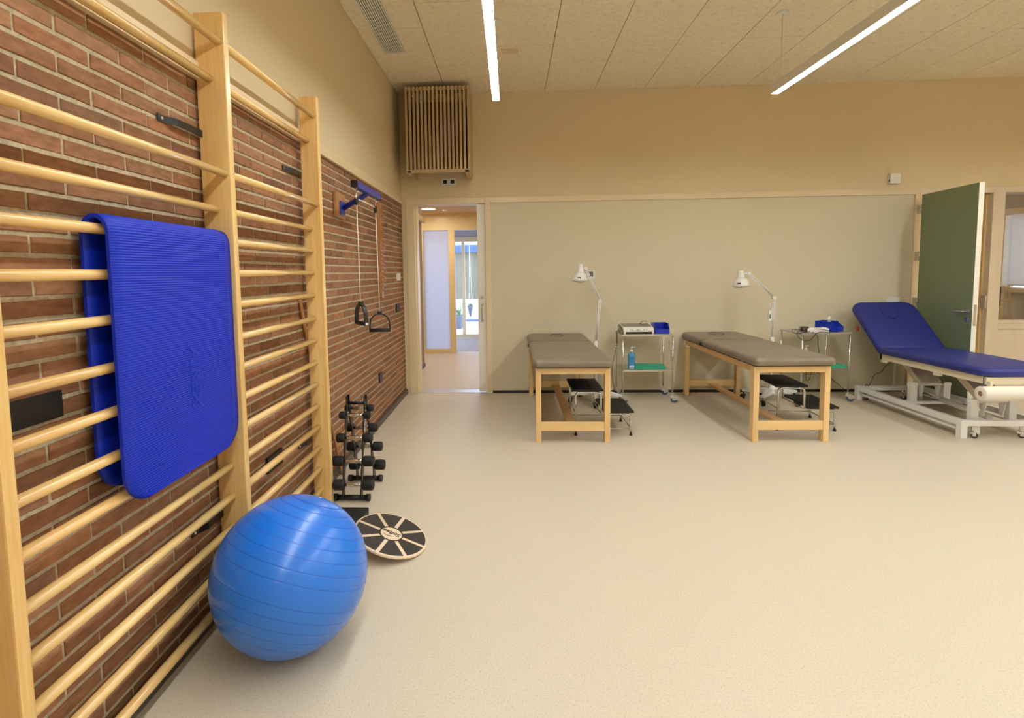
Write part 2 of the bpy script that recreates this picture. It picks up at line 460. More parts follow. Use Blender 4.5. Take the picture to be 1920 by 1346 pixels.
me = bpy.data.meshes.new('wall_left'); b.to_mesh(me); b.free()
for x_ in (brick_m, mortar_m, plaster): me.materials.append(x_)
ca = me.color_attributes.new('tint', 'FLOAT_COLOR', 'CORNER')
for p in me.polygons:
    c = tints[p.index] if p.index < nb else (.5, .5, .5, 1)
    for li in p.loop_indices: ca.data[li].color = c
o = bpy.data.objects.new('wall_left', me); COL.objects.link(o); o['kind'] = 'structure'
b = BM(); box(b, XL, XL+.022, YF, 6.045, ZBR, 2.232, bev=.002); struct('trim_1', b, birch_y)
b = BM(); box(b, XL, XL+.022, YF, 6.045, 0, .052, bev=.002); struct('baseboard_left', b, skirt_grey)
# back wall (opening 1 for the sliding door, opening 2 hinged door, window strip right)
O1a, O1b, O2a, O2b, W0, DT = -1.085, -.29, 4.45, 5.19, 5.314, 2.165
b = BM()
box(b, XL, XR+.2, YB, YB+.2, 2.232, ZC+.02, 1)
box(b, XL, XR+.2, YB+.004, YB+.2, DT+.006, 2.232, 0)
box(b, -.222, O2a-.065, YB, YB+.014, .03, DT+.006, 0)       # clad front skin, sliding leaf pocket behind
box(b, -.222, O2a-.065, YB+.15, YB+.2, 0, DT, 0)
box(b, 1.0, O2a-.065, YB+.014, YB+.15, 0, DT, 0)
box(b, XL-.2, -1.18, YB, YB+.2, 0, DT, 0)
struct('wall_back', b, [cladding, plaster])
b = BM(); box(b, -.222, O2a-.065, YB-.004, YB+.03, 0, .03); struct('baseboard_back', b, dark_base)
b = BM(); box(b, -.221, O2a-.065, YB-.016, YB, DT+.003, 2.231, bev=.001)
for xs in (.83, 2.90): pass
struct('trim_2', b, birch_x)
b = BM(); box(b, XL+.001, -1.180, YB-.012, YB+.02, 0, 2.226, bev=.001); struct('trim_3', b, birch_z)
# door_1 frame
fr = thing('door_1', 'sliding door', 'door'); del fr['label']; del fr['category']; fr['kind'] = 'structure'
b = BM(); box(b, -1.178, O1a, YB-.02, YB+.2, 0, 2.231, bev=.002)
box(b, -1.10, O1a+.012, YB+.05, YB+.2, 0, DT)
obj('door_frame', b, birch_z, fr)
b = BM(); box(b, O1a, -.284, YB-.02, YB+.2, DT, 2.231, bev=.002); obj('door_frame', b, birch_x, fr)
b = BM(); box(b, -.282, -.2215, YB-.02, YB+.014, 0, 2.236, bev=.002); box(b, -.282, -.2215, YB+.13, YB+.2, 0, 2.236); obj('door_frame', b, birch_z, fr)
b = BM(); box(b, O1a, -.30, YB+.01, YB+.17, 0, .004, bev=.001); struct('trim_4', b, steel)
b = BM(); box(b, -.378, .45, YB+.018, YB+.060, .012, DT, bev=.002)
lf = obj('door_leaf', b, white_paint, fr, 'white sliding door leaf mostly hidden in its wall pocket')
b = BM(); tube(b, round_path([(-.332, YB+.018, 1.02), (-.332, YB-.018, 1.02), (-.332, YB-.018, .84), (-.332, YB+.018, .84)], .02), .007, 10)
for z_ in (1.02, .84): cyl(b, (-.332, YB+.018, z_), (-.332, YB+.010, z_), .019)
obj('door_handle', b, chrome, lf)
b = BM(); cyl(b, (-.332, YB+.018, 1.105), (-.332, YB+.008, 1.105), .022, 24); obj('door_lock', b, steel, lf)
# ---- hinged green door
dr = thing('door_2', 'x', 'door'); del dr['label']; del dr['category']; dr['kind'] = 'structure'
b = BM(); box(b, O2a-.067, O2a, YB-.02, YB+.2, 0, DT+.003, bev=.002); obj('door_frame', b, birch_z, dr)
b = BM(); box(b, O2a-.067, XR, YB-.016, YB+.2, DT+.003, 2.231, bev=.002); obj('door_frame', b, ply, dr)
b = BM(); box(b, O2b, W0, YB-.02, YB+.2, 0, DT+.003, bev=.002)
obj('door_frame', b, ply, dr)
b = BM(); box(b, O2b-.016, O2b, YB+.05, YB+.19, 0, DT); box(b, O2b-.03, O2b-.016, YB+.09, YB+.12, 0, DT); obj('door_stop', b, beech_z, dr)
b = BM(); box(b, O2b-.02, O2b, YB-.012, YB+.045, .92, 1.06); obj('strike_plate', b, steel, dr)
hx, hy, ex, ey = 4.395, 5.955, 4.285, 5.13
ang = math.atan2(ex-hx, -(ey-hy))     # leaf runs towards -Y
L_ = math.hypot(ex-hx, ey-hy)
MT = Matrix.Translation((hx, hy, 0)) @ Matrix.Rotation(math.atan2(ey-hy, ex-hx), 4, 'Z')   # local x along leaf from hinge, local +y = to the right side (+X)
def leafbm(x0, x1, y0, y1, z0, z1, bev=0):
    t = BM(); box(t, x0, x1, y0, y1, z0, z1, bev=bev); t.transform(MT); return t
dl = obj('door_leaf', leafbm(0, L_, .001, .042, .012, 2.15), white_paint, dr)
obj('door_panel', leafbm(0, L_-.0005, -.0015, .001, .013, 2.149), green_lam, dl, 'green laminate door face')
b = BM(); hxx = L_-.06
tube(b, round_path([(hxx, 0, .96), (hxx, -.05, .96), (hxx-.13, -.052, .955)], .012), .0085, 10); cyl(b, (hxx, 0, .96), (hxx, -.009, .96), .026, 24); b.transform(MT)
obj('door_handle', b, steel, dl)
b = BM(); cyl(b, (hxx, 0, .885), (hxx, -.010, .885), .024, 24); b.transform(MT); obj('door_lock', b, steel, dl)
t = BM(); box(t, L_, L_+.0015, .010, .034, .83, 1.03); t.transform(MT); obj('lock_plate', t, steel, dl)
for z_ in (.35, .95, 1.45, 1.95):
    b = BM(); cyl(b, (hx+.012, hy+.02, z_), (hx+.012, hy+.02, z_+.10), .009); box(b, hx+.004, O2a-.045, hy+.02, YB-.019, z_, z_+.10)
    obj('hinge', b, chrome, dr)
# ---- glazed partition right of the door
b = BM(); box(b, W0, XR, YB-.016, YB+.1, 0, .686, bev=.002); struct('wall_right_partition', b, ply).name = 'wall_partition'
wn = thing('window_1', 'x', 'x'); del wn['label']; del wn['category']; wn['kind'] = 'structure'
b = BM(); box(b, W0, XR, YB-.020, YB+.1, .689, .753, bev=.001); box(b, W0, XR, YB-.005, YB+.1, .753, .79, bev=.002); obj('window_frame', b, ply, wn)
b = BM(); box(b, W0, XR, YB+.04, YB+.048, .79, DT+.003); obj('glass_pane', b, glass, wn)
# right and front walls
b = BM(); box(b, XR, XR+.2, YF-.2, YB+.2, 0, ZC+.02); struct('wall_right', b, plaster)
b = BM(); box(b, XL, XR, YF-.2, YF, 0, ZC+.02); struct('wall_front', b, plaster)

# ------------------------------------------------------------ corridor beyond door_1
YC = 9.14; ZH = 2.39
b = BM(); box(b, -2.6, 2.4, YB+.12, YC+.1, -.1, -.001); struct('floor', b, floor_m).name = 'floor_corridor'
b = BM(); box(b, -2.6, 2.4, YB+.2, YC+.1, ZH, ZH+.1); struct('ceiling_corridor', b, mat('corridor_ceiling', srgb(214, 184, 142), .7))
b = BM()
box(b, -1.50, -1.30, YB+.2, 7.80, .05, ZH, 0)
struct('wall_corridor_left', b, brownpan)
b = BM(); box(b, -1.50, -1.288, YB+.2, 7.815, 0, .05); struct('baseboard_corridor', b, dark_base)
b = BM(); box(b, -2.6, -2.5, 7.8, YC, 0, ZH); box(b, 2.3, 2.4, YB+.2, YC, 0, ZH); box(b, -2.6, -1.5, 7.7, 7.8, 0, ZH); struct('wall_corridor_ends', b, plaster)
b = BM(); box(b, -1.298, -1.24, YB+.2, 7.80, 2.12, 2.19, bev=.002); struct('trim_5', b, birch_y)
# corridor far wall: timber frame, frosted pane, glazed doorway
fw = thing('window_2', 'x', 'x'); del fw['label']; del fw['category']; fw['kind'] = 'structure'
b = BM(); box(b, -2.6, 2.4, YC, YC+.09, 2.115, ZH+.02); obj('window_frame', b, birch_x, fw)
b = BM(); box(b, -1.56, -1.505, YC-.005, YC+.09, 0, 2.115); box(b, -1.065, -.96, YC-.005, YC+.09, 0, 2.115, bev=.002); obj('window_frame', b, birch_z, fw)
b = BM(); box(b, -1.505, -1.065, YC, YC+.09, 0, .064, bev=.002); obj('window_sill', b, birch_x, fw)
b = BM(); box(b, -2.6, -1.56, YC, YC+.09, 0, 2.115); box(b, .2, 2.4, YC, YC+.09, 0, 2.115); obj('wall_panel', b, ply, fw)
b = BM(); box(b, -1.505, -1.065, YC+.03, YC+.038, .064, 2.115); obj('glass_pane', b, frost, fw, 'pale blue frosted glass pane')
# draught lobby
YD = 11.2
b = BM(); box(b, -1.7, 1.5, YC+.1, YD, -.1, -.002); struct('floor_lobby', b, carpet)
b = BM(); box(b, -1.7, 1.5, YC+.09, YD, 2.13, 2.2); struct('ceiling_lobby', b, greypaint)
b = BM(); box(b, 1.3, 1.4, YC+.09, YD, 0, 2.13); struct('wall_lobby', b, plaster)
wd = thing('window_3', 'x', 'x'); del wd['label']; del wd['category']; wd['kind'] = 'structure'
b = BM(); box(b, -1.7, 1.4, YD, YD+.06, 2.03, 2.14); box(b, -1.7, 1.4, YD, YD+.06, 0, .075); obj('window_frame', b, birch_x, wd)
b = BM()
for xa in (-1.75, -1.36, -1.032, -.40, .3): box(b, xa, xa+.065, YD, YD+.06, .07, 2.03)
obj('window_frame', b, birch_z, wd)
b = BM(); box(b, -1.7, 1.4, YD+.02, YD+.026, .075, 2.03); obj('glass_pane', b, glass, wd)
# courtyard
b = BM(); box(b, -8, 6, YD+.06, 24, -.12, -.01); box(b, -8, -1.7, YC+.1, YD+.06, -.12, -.01); struct('ground', b, stone_out)
b = BM(); box(b, -3.2, -.84, 15.2, 15.3, .62, 1.95); o = struct('wall_courtyard', b, facade)
b = BM()
box(b, -3.3, .8, 15.05, 15.2, 1.95, 2.16); box(b, -.84, -.76, 15.05, 15.2, .02, 2.2); box(b, -3.3, .8, 15.05, 15.2, .0, .05)
for i in range(20): box(b, -2.6+i*.1, -2.585+i*.1, 15.0, 15.05, 1.97, 2.14)
box(b, -4, 1, 13.9, 14.0, 2.2, 2.26)
tube(b, [(-1.45, 13.9, 2.75), (-.7, 13.9, 2.2)], .025, 6)
struct('trim_6', b, bluesteel)
pl = thing('planter', 'grey concrete planter box on the pale courtyard paving behind glass', 'planter', (-1.52, 13.4, 0))
b = BM(); box(b, -.5, .28, -.35, .35, 0, .30); obj('planter_box', b, conc, pl)
b = BM()
for i in range(140):
    x_, y_, h = random.uniform(-.35, .25), random.uniform(-.3, .3), random.uniform(.05, .3)**1
    a = random.uniform(0, 6.28); q = Vector((x_, y_, .28))
    tip = q+Vector((math.cos(a)*.08, math.sin(a)*.08, h)); s_ = Vector((math.cos(a+1.57), math.sin(a+1.57), 0))*.012
    mid = (q+tip)/2+Vector((0, 0, .03)); v = [b.verts.new(p) for p in (q, mid-s_, tip, mid+s_)]; b.faces.new(v)
obj('foliage', b, leafm, pl)
hp = thing('hanging_planter', 'dark conical planter on cords hanging in the courtyard behind glass', 'planter', (-1.078, 13.95, .216))
b = BM(); lathe(b, [(0, 0), (.02, .0), (.082, .30), (.075, .30), (0, .27)], n=6, smooth=False); obj('pot', b, conc, hp)
b = BM()
for a in (0, 2.1, 4.2): tube(b, [(.075*math.cos(a), .075*math.sin(a), .3), (.04*math.cos(a), .04*math.sin(a), .62)], .005, 5); tube(b, [(.04*math.cos(a), .04*math.sin(a), .62), (0, 0, 1.99)], .004, 5)
obj('cord', b, rope, hp)
b = BM()
for i in range(50):
    a = random.uniform(0, 6.28); r_ = random.uniform(0, .06); q = Vector((r_*math.cos(a), r_*math.sin(a), .28)); tip = q+Vector((math.cos(a)*.03, math.sin(a)*.03, random.uniform(.03, .1)))
    s_ = Vector((math.cos(a+1.57), math.sin(a+1.57), 0))*.008; v = [b.verts.new(p) for p in (q, (q+tip)/2-s_, tip, (q+tip)/2+s_)]; b.faces.new(v)
obj('foliage', b, leafm, hp)
# corridor ceiling fittings
dl1 = thing('downlight', 'round glowing downlight in the corridor ceiling, seen through the left doorway', 'light', (-1.275, 8.35, ZH))
b = BM(); lathe(b, [(.105, 0), (.125, 0), (.125, -.008), (.105, -.006)], n=32); obj('rim', b, white_pl, dl1)
b = BM(); lathe(b, [(0, -.004), (.105, -.004)], n=32); obj('diffuser', b, spotemit, dl1)
b = BM(); lathe(b, [(0, -.03), (.03, -.026), (.045, -.008), (.045, 0)], (Matrix.Translation((-1.03, 8.45, ZH))), 20)
tag(obj('smoke_detector', b, white_pl), 'small round white detector on the corridor ceiling beside the downlight', 'detector')
for x_, y_ in ((.6, 7.2), (-.4, 7.0)):  # extra unseen glowing discs added to brighten the corridor
    b = BM(); lathe(b, [(0, ZH-.003), (.09, ZH-.003)], Matrix.Translation((x_, y_, 0)), 24)
    tag(obj('downlight', b, spotemit), 'added corridor fill light, unseen beyond the sliding door', 'light', 'added unseen corridor fill lights')

# ------------------------------------------------------------ side room beyond door_2 / glazing
b = BM(); box(b, 3.6, 6.8, YB+.12, 9.3, -.1, -.001); struct('floor_side_room', b, floor_m)
b = BM(); box(b, 3.6, 6.8, YB+.2, 9.3, 2.39, 2.5); struct('ceiling_side_room', b, mat('tan_ceiling_board', srgb(190, 150, 98), .8))
b = BM()
WX = 6.6; wy0, wy1, wz0, wz1 = 6.5, 7.47, 1.09, 2.06
box(b, WX, WX+.15, YB+.2, 9.3, 0, wz0); box(b, WX, WX+.15, YB+.2, 9.3, wz1, 2.4)
box(b, WX, WX+.15, YB+.2, wy0, wz0, wz1); box(b, WX, WX+.15, wy1, 9.3, wz0, wz1)
box(b, 3.6, WX, 9.2, 9.3, 0, 2.4); box(b, 3.5, 3.6, YB+.2, 9.3, 0, 2.4)
struct('wall_side_room', b, mat('side_room_wall', srgb(206, 196, 178), .8))
w4 = thing('window_4', 'x', 'x'); del w4['label']; del w4['category']; w4['kind'] = 'structure'
b = BM(); box(b, WX-.03, WX+.05, wy0-.02, wy1+.03, wz1-.01, wz1+.07, bev=.003); box(b, WX-.06, WX+.05, wy0-.02, wy1+.05, wz0-.06, wz0, bev=.003)
box(b, WX-.01, WX+.05, wy1-.005, wy1+.035, wz0, wz1); obj('window_frame', b, birch_y, w4)
b = BM(); box(b, WX+.08, WX+.086, wy0, wy1, wz0, wz1); obj('glass_pane', b, glass, w4)
rb = thing('roller_blind', 'backlit white roller blind over the side room window behind the glass', 'blind', (WX, 7.0, wz1))
b = BM(); box(b, .01, .014, -.5, .39, -.93, -.0); obj('blind_cloth', b, blind_m, rb)
b = BM(); box(b, -.005, .035, -.5, .46, -.005, .03); obj('cassette', b, alu, rb)
b = BM(); box(b, .004, .02, -.5, .39, -.945, -.93); obj('bottom_bar', b, alu, rb)
es = thing('reflection_stand', 'yellow ladder shape standing in for a reflection in the glass below the blind', 'stand', (6.40, 7.12, 0), .3)  # solid ladder shape built in place of a reflection in the glass
for s_ in (-.13, .13):
    b = BM(); tube(b, [(s_, .0, 0), (s_*.35, .05, 1.12)], .02, 4); obj('leg', b, beech_z, es)
for z_ in (.45, .7, .93):
    b = BM(); box(b, -.13+.05*z_, .13-.05*z_, .02, .05, z_, z_+.03); obj('rung', b, beech_x, es)
b = BM(); slab(b, -.05, .05, -.12, .12, .92, 1.12, .03, .02, Matrix.Translation((6.36, 7.42, 0)) @ Matrix.Rotation(.1, 4, 'X')); box(b, 6.33, 6.39, 7.25, 7.29, 0, .91); box(b, 6.33, 6.39, 7.41, 7.45, 0, .91); box(b, 6.32, 6.40, 7.25, 7.45, .86, .91)
tag(obj('blue_reflection_shape', b, blue_vinyl), 'blue padded shape standing in for a reflection in the glass past the door post', 'stool')  # solid blue shape built in place of a blurred glass reflection
b = BM(); box(b, 4.2, 6.2, 8.2, 8.9, 2.385, 2.39)  # unseen glowing panel added to light the side room
tag(obj('side_room_fill', b, mat('side_room_fill_glow', (1,1,1,1), .5, emit=(1, .92, .8, 1), estr=4)), 'added unseen glowing panel that brightens the side room', 'light')

# ------------------------------------------------------------ linear pendant lamps
def pendant(x, y1, length, label):
    t = thing('linear_pendant_lamp', label, 'ceiling lamp', (x, y1, 2.79), 0, 'long pendant strip lamps')
    b = BM(); box(b, -.0285, .0285, -length, 0, .0042, .062, bev=.001); box(b, -.0285, -.0275, -length, 0, -.0065, .0045); box(b, .0275, .0285, -length, 0, -.0065, .0045); obj('housing', b, white_pl, t)
    b = BM(); box(b, -.0274, .0274, -length+.002, -.0005, -.0012, .0040); obj('diffuser', b, lampemit, t)
    for yy in (-.10, -length+.1):
        b = BM(); cyl(b, (0, yy, .07), (0, yy, ZC-2.79), .0018, 6); obj('suspension_wire', b, steel, t)
        b = BM(); cyl(b, (0, yy, ZC-2.79), (0, yy, ZC-2.79-.014), .042, 24); obj('ceiling_rose', b, white_pl, t)
    return t
pendant(-.105, 4.46, 5.0, 'glowing strip lamp hanging nearest the brick wall, end near the slatted box')
pendant(2.125, 4.49, 5.0, 'glowing strip lamp slanting across the upper right, hung on a thin wire')
pendant(4.35, 4.49, 5.0, 'third strip lamp, just outside the right edge of the photo')
for px_, tx_ in ((-.105, 'nearest the brick wall'), (2.125, 'over the middle of the room'), (4.35, 'over the right side of the room')): pendant(px_, -.85, 1.6, 'added short fill lamp, unseen behind the camera, ' + tx_)  # unseen lamps added as fill for the near posts and bricks
pendant(6.3, 4.49, 5.0, 'fourth strip lamp, far outside the right edge of the photo')

# ------------------------------------------------------------ ceiling grille and small plate
gr = thing('air_grille', 'long white slotted air grille in the ceiling beside the left wall', 'vent', (-1.012, 4.9, ZC))
b = BM()
for xa, xb in ((-.097, -.087), (.087, .097)): box(b, xa, xb, -1.6, 0, -.008, .002)
for ya, yb in ((-.012, 0), (-1.6, -1.588)): box(b, -.097, .097, ya, yb, -.008, .002)
obj('frame', b, white_pl, gr)
b = BM()
for i in range(10): box(b, -.083+i*.0172, -.083+i*.0172+.0105, -1.588, -.012, -.007, .001)
f_ = obj('slat', b, white_pl, gr); f_['kind'] = 'stuff'
b = BM(); box(b, -.09, .09, -1.59, -.01, -.0012, -.0002); obj('backing', b, black_pl, gr)
b = BM(); box(b, -.066, .087, 4.90, 4.995, ZC-.006, ZC); tag(obj('ceiling_plate', b, plaster), 'small flat beige access plate on the ceiling beside the left lamp', 'plate')

# ------------------------------------------------------------ slatted box on the back wall
sb = thing('slatted_cabinet', 'wooden slatted cover box high in the back left corner under the ceiling', 'cabinet', (-1.085, 5.62, 2.46))
SW, SD, SH = .675, .43, .855
b = BM(); box(b, SW-.025, SW, .02, SD, 0, SH); obj('side_panel', b, slatwood, sb)
b = BM(); box(b, 0, .022, .02, SD, 0, SH); obj('side_panel', b, slatwood, sb)
b = BM(); box(b, 0, SW, 0, .022, -.022, .012, bev=.002); obj('rail', b, slatwood, sb)
b = BM(); box(b, 0, SW, .022, .04, SH-.035, SH, bev=.002); obj('rail', b, slatwood, sb)
for k in range(17):
    xx = .004+k*(SW-.028)/16
    b = BM(); box(b, xx, xx+.0225, 0, .022, .012, SH, bev=.0015); obj('slat', b, slatwood, sb)
for xx in (.012, SW-.055):
    b = BM(); box(b, xx, xx+.045, .0, SD, -.03, 0, bev=.002); obj('support_bracket', b, slatwood, sb)
b = BM(); box(b, .06, SW-.06, .12, .36, .06, SH-.12, bev=.01); obj('air_unit', b, mat('brown_unit', srgb(120, 92, 62), .6), sb)
b = BM(); tube(b, smooth_path([(.1, .1, SH-.03), (.22, .08, SH+.01), (.36, .09, SH-.005), (.5, .07, SH+.015), (.6, .1, SH-.02)]), .008, 6); obj('cable', b, black_pl, sb)

def wallplate(name, label, cat, boxes, m=white_pl, insets=(), im=black_pl, iname='socket'):
    b = BM()
    for q in boxes: box(b, *q, bev=.002)
    o = obj(name, b, m); tag(o, label, cat)
    for q in insets:
        b = BM(); box(b, *q); obj(iname, b, im, o)
    return o
wallplate('wall_socket', 'white twin data socket with two black inserts under the slatted box', 'socket',
    [(-.766, -.687, YB-.010, YB, 2.368, 2.447), (-.684, -.605, YB-.010, YB, 2.368, 2.447)], insets=[(-.748, -.706, YB-.0115, YB-.009, 2.390, 2.430), (-.665, -.623, YB-.0115, YB-.009, 2.390, 2.430)])
wallplate('alarm_box', 'small square white sensor box above the wooden rail near the green door', 'sensor', [(4.092, 4.196, YB-.045, YB, 2.283, 2.39)], insets=[(4.0905, 4.0925, YB-.035, YB-.02, 2.30, 2.33)], iname='vent_slot')
wallplate('light_switch', 'flat white switch plate on the cladding behind the blue backrest', 'switch', [(4.13, 4.275, YB-.010, YB, .985, 1.056)], insets=[(4.14, 4.20, YB-.012, YB-.009, .995, 1.046), (4.205, 4.265, YB-.012, YB-.009, .995, 1.046)], im=white_pl, iname='rocker')
wallplate('thermostat', 'small white thermostat with grey display behind the first heat lamp', 'thermostat', [(.862, .941, YB-.025, YB, 1.297, 1.397)], insets=[(.872, .922, YB-.0265, YB-.024, 1.325, 1.385)], im=disp, iname='display')
wallplate('wall_switch', 'white double switch on the brick wall near the far corner', 'switch', [(XL-.006, XL+.012, 5.68, 5.76, 1.315, 1.395), (XL-.006, XL+.012, 5.765, 5.845, 1.315, 1.395)])
wallplate('black_socket', 'black double socket on the brick wall right of the handles', 'socket', [(XL-.006, XL+.014, 5.60, 5.68, .98, 1.07), (XL-.006, XL+.010, 5.69, 5.78, .98, 1.07)], black_pl)
wallplate('black_socket', 'black socket low on the brick wall above the dumbbell rack', 'socket', [(XL-.006, XL+.012, 4.80, 4.90, .385, .475)], black_pl)
wallplate('black_socket', 'wide black socket box behind the nearest wall bars, left of the mat', 'socket', [(XL-.006, XL+.012, 1.17, 1.365, 1.025, 1.097)], black_pl)
wallplate('black_socket', 'black socket box low behind the far bay of wall bars', 'socket', [(XL-.006, XL+.012, 2.53, 2.70, .405, .485)], black_pl)

# ------------------------------------------------------------ wall bars
wb = thing('wall_bars', 'two-bay lacquered pine wall bars fixed to the brick wall', 'wall bars', (0, 0, 0))
PO = [(1.065, 1.10), (2.088, 2.124), (3.082, 3.124)]
for ya, yb in PO:
    b = BM(); box(b, -1.22 if ya < 3 else -1.207, -1.102, ya, yb, 0, 2.415, bev=.005); obj('post', b, pine_z, wb)
ZR = [2.305, 2.165, 1.802, 1.662, 1.537, 1.407, 1.275, 1.136, 1.006, .874, .744, .612, .483, .354, .224, .092]
for bay in range(2):
    ya, yb = PO[bay][1]-.012, PO[bay+1][0]+.012
    for i, z_ in enumerate(ZR):
        xc = -1.126 if i in (0, 2) else -1.168
        b = BM(); tube(b, [(xc, ya, z_), (xc, (ya+yb)/2, z_), (xc, yb, z_)], .0165, 20, sx=1.12, sz=.92) ; obj('rung', b, pine_y, wb)
for (y0_, z_) in ((1.85, 1.956), (1.90, .412), (2.87, 1.976), (2.92, .410)):
    yp = 2.088 if y0_ < 2.5 else 3.082
    b = BM()
    pts = [(XL+.003, y0_), (XL+.003, y0_+.04), (XL+.022, y0_+.08), (XL+.022, yp)]
    for (xa, ya), (xb, yb) in zip(pts, pts[1:]):
        v = [b.verts.new(p) for p in ((xa-.002, ya, z_-.013), (xb-.002, yb, z_-.013), (xb-.002, yb, z_+.013), (xa-.002, ya, z_+.013), (xa+.002, ya, z_-.013), (xb+.002, yb, z_-.013), (xb+.002, yb, z_+.013), (xa+.002, ya, z_+.013))]
        for q in ((0,3,2,1), (4,5,6,7), (0,1,5,4), (3,7,6,2), (0,4,7,3), (1,2,6,5)): b.faces.new([v[i] for i in q])
    o = obj('wall_bracket', b, black_met, wb)
    b = BM(); cyl(b, (XL+.004, y0_+.018, z_), (XL+.009, y0_+.018, z_), .005, 10); obj('screw', b, steel, o)
for (ya, yb) in PO:
    for z_ in (2.305, 1.802):
        b = BM(); cyl(b, (-1.103, (ya+yb)/2+.006, z_), (-1.1005, (ya+yb)/2+.006, z_), .0035, 8); obj('screw', b, steel, wb)

# ------------------------------------------------------------ blue mat
def make_mat():
    y0, y1 = 1.443, 2.083
    xf, xb, th = -1.118, -1.204, .010
    zt = 1.577; zf, zbk = .722, .762
    xm = (xf+xb)/2; rx = (xf-xb)/2; rz = .055
    path = []     # outer surface, from the front bottom, over the bar, to the back bottom
    step = .0077/4
    L1 = (zt-rz)-zf
    n1 = int(L1/step)
    for i in range(n1): path.append((xf+.006*math.sin(PI*min(1, i/n1*1.2))*0, zf+L1*i/n1, 1, 0))
    # half ellipse
    per = PI*math.sqrt((rx*rx+rz*rz)/2); n2 = int(per/step)
    for i in range(n2+1):
        a = PI*i/n2; nx, nz = math.cos(a)/rx, math.sin(a)/rz; l = math.hypot(nx, nz)
        path.append((xm+rx*math.cos(a), zt-rz+rz*math.sin(a), nx/l, nz/l))
    L2 = (zt-rz)-zbk; n3 = int(L2/step)
    for i in range(1, n3+1): path.append((xb, zt-rz-L2*i/n3, -1, 0))
    N_ = len(path); ss = [i*step for i in range(N_)]; S = ss[-1]
    R = .105
    b = BM(); NY = 14; outer, inner = [], []
    for i, (px, pz, nx, nz) in enumerate(path):
        s_ = min(ss[i], S-ss[i]); ins = 0
        if s_ < R: ins = R-math.sqrt(max(R*R-(R-s_)**2, 0)); ins = min(ins, R)
        rib = .0024*(.5-.5*math.cos(2*PI*i/4)) if True else 0
        ya, yb = y0+ins, y1-ins
        # far edge sags a little outward at the top
        ro, ri = [], []
        for j in range(NY+1):
            y = ya+(yb-ya)*j/NY; h = rib if 0 < j < NY else 0
            ro.append(b.verts.new((px+nx*h, y, pz+nz*h))); ri.append(b.verts.new((px-nx*th, y, pz-nz*th)))
        outer.append(ro); inner.append(ri)
    for i in range(N_-1):
        for j in range(NY):
            f = b.faces.new((outer[i][j], outer[i][j+1], outer[i+1][j+1], outer[i+1][j])); f.smooth = True
            f = b.faces.new((inner[i][j], inner[i+1][j], inner[i+1][j+1], inner[i][j+1])); f.smooth = True
        for j in (0, NY): b.faces.new((outer[i][j], outer[i+1][j], inner[i+1][j], inner[i][j]))
    for i in (0, N_-1):
        for j in range(NY): b.faces.new((outer[i][j], inner[i][j], inner[i][j+1], outer[i][j+1]))
    o = obj('exercise_mat', b, mat_foam)
    tag(o, 'ribbed royal blue foam exercise mat draped over the nearest wall bars', 'exercise mat')
    mt = Matrix.Translation((-1.1152, 1.802, 1.048)) @ Matrix(((0,0,1,0),(0,1,0,0),(-1,0,0,0),(0,0,0,1))) 
    text_mesh('AIREX', .078, .0006, mat_print, 'embossed_lettering', mt, o, shear=.2, bold=.001)
    return o
make_mat()

# ------------------------------------------------------------ gym ball
BR = .280
gb = thing('exercise_ball', 'large shiny blue ribbed exercise ball on the floor by the wall bars', 'exercise ball', (-.838, 1.884, BR))
prof = []; NR = 300; grooves = [s_*g_ for s_ in (1, -1) for g_ in (.036, .076, .115, .152, .187, .218, .244, .263)]
zs = sorted(set([BR*math.sin(-PI/2+PI*i/160) for i in range(161)] + [g+d for g in grooves for d in (-.0022, -.0008, .0008, .0022)]))
b = BM(); prof = []
for z_ in zs:
    dd = min(abs(z_-g) for g in grooves)
    r_ = math.sqrt(max(BR*BR-z_*z_, 0)); k_ = 1-(.0006/BR if dd < .001 else 0)
    prof.append((r_*k_, z_*k_))
prof[0] = (0, -BR); prof[-1] = (0, BR)
TILT = Vector((0, 0, 1)).rotation_difference(Vector((.285, .34, .895)).normalized()).to_matrix().to_4x4()
lathe(b, prof, TILT, 96)
for f in b.faces:
    c = TILT.inverted() @ f.calc_center_median()
    if min(abs(c.z-g) for g in grooves) < .0009: f.material_index = 1
obj('ball_skin', b, [ball_m, ball_line], gb)
b = BM(); d_ = Vector((.30, .35, .89)).normalized(); cyl(b, d_*(BR-.002), d_*(BR+.002), .006, 14); obj('valve_plug', b, white_pl, gb)

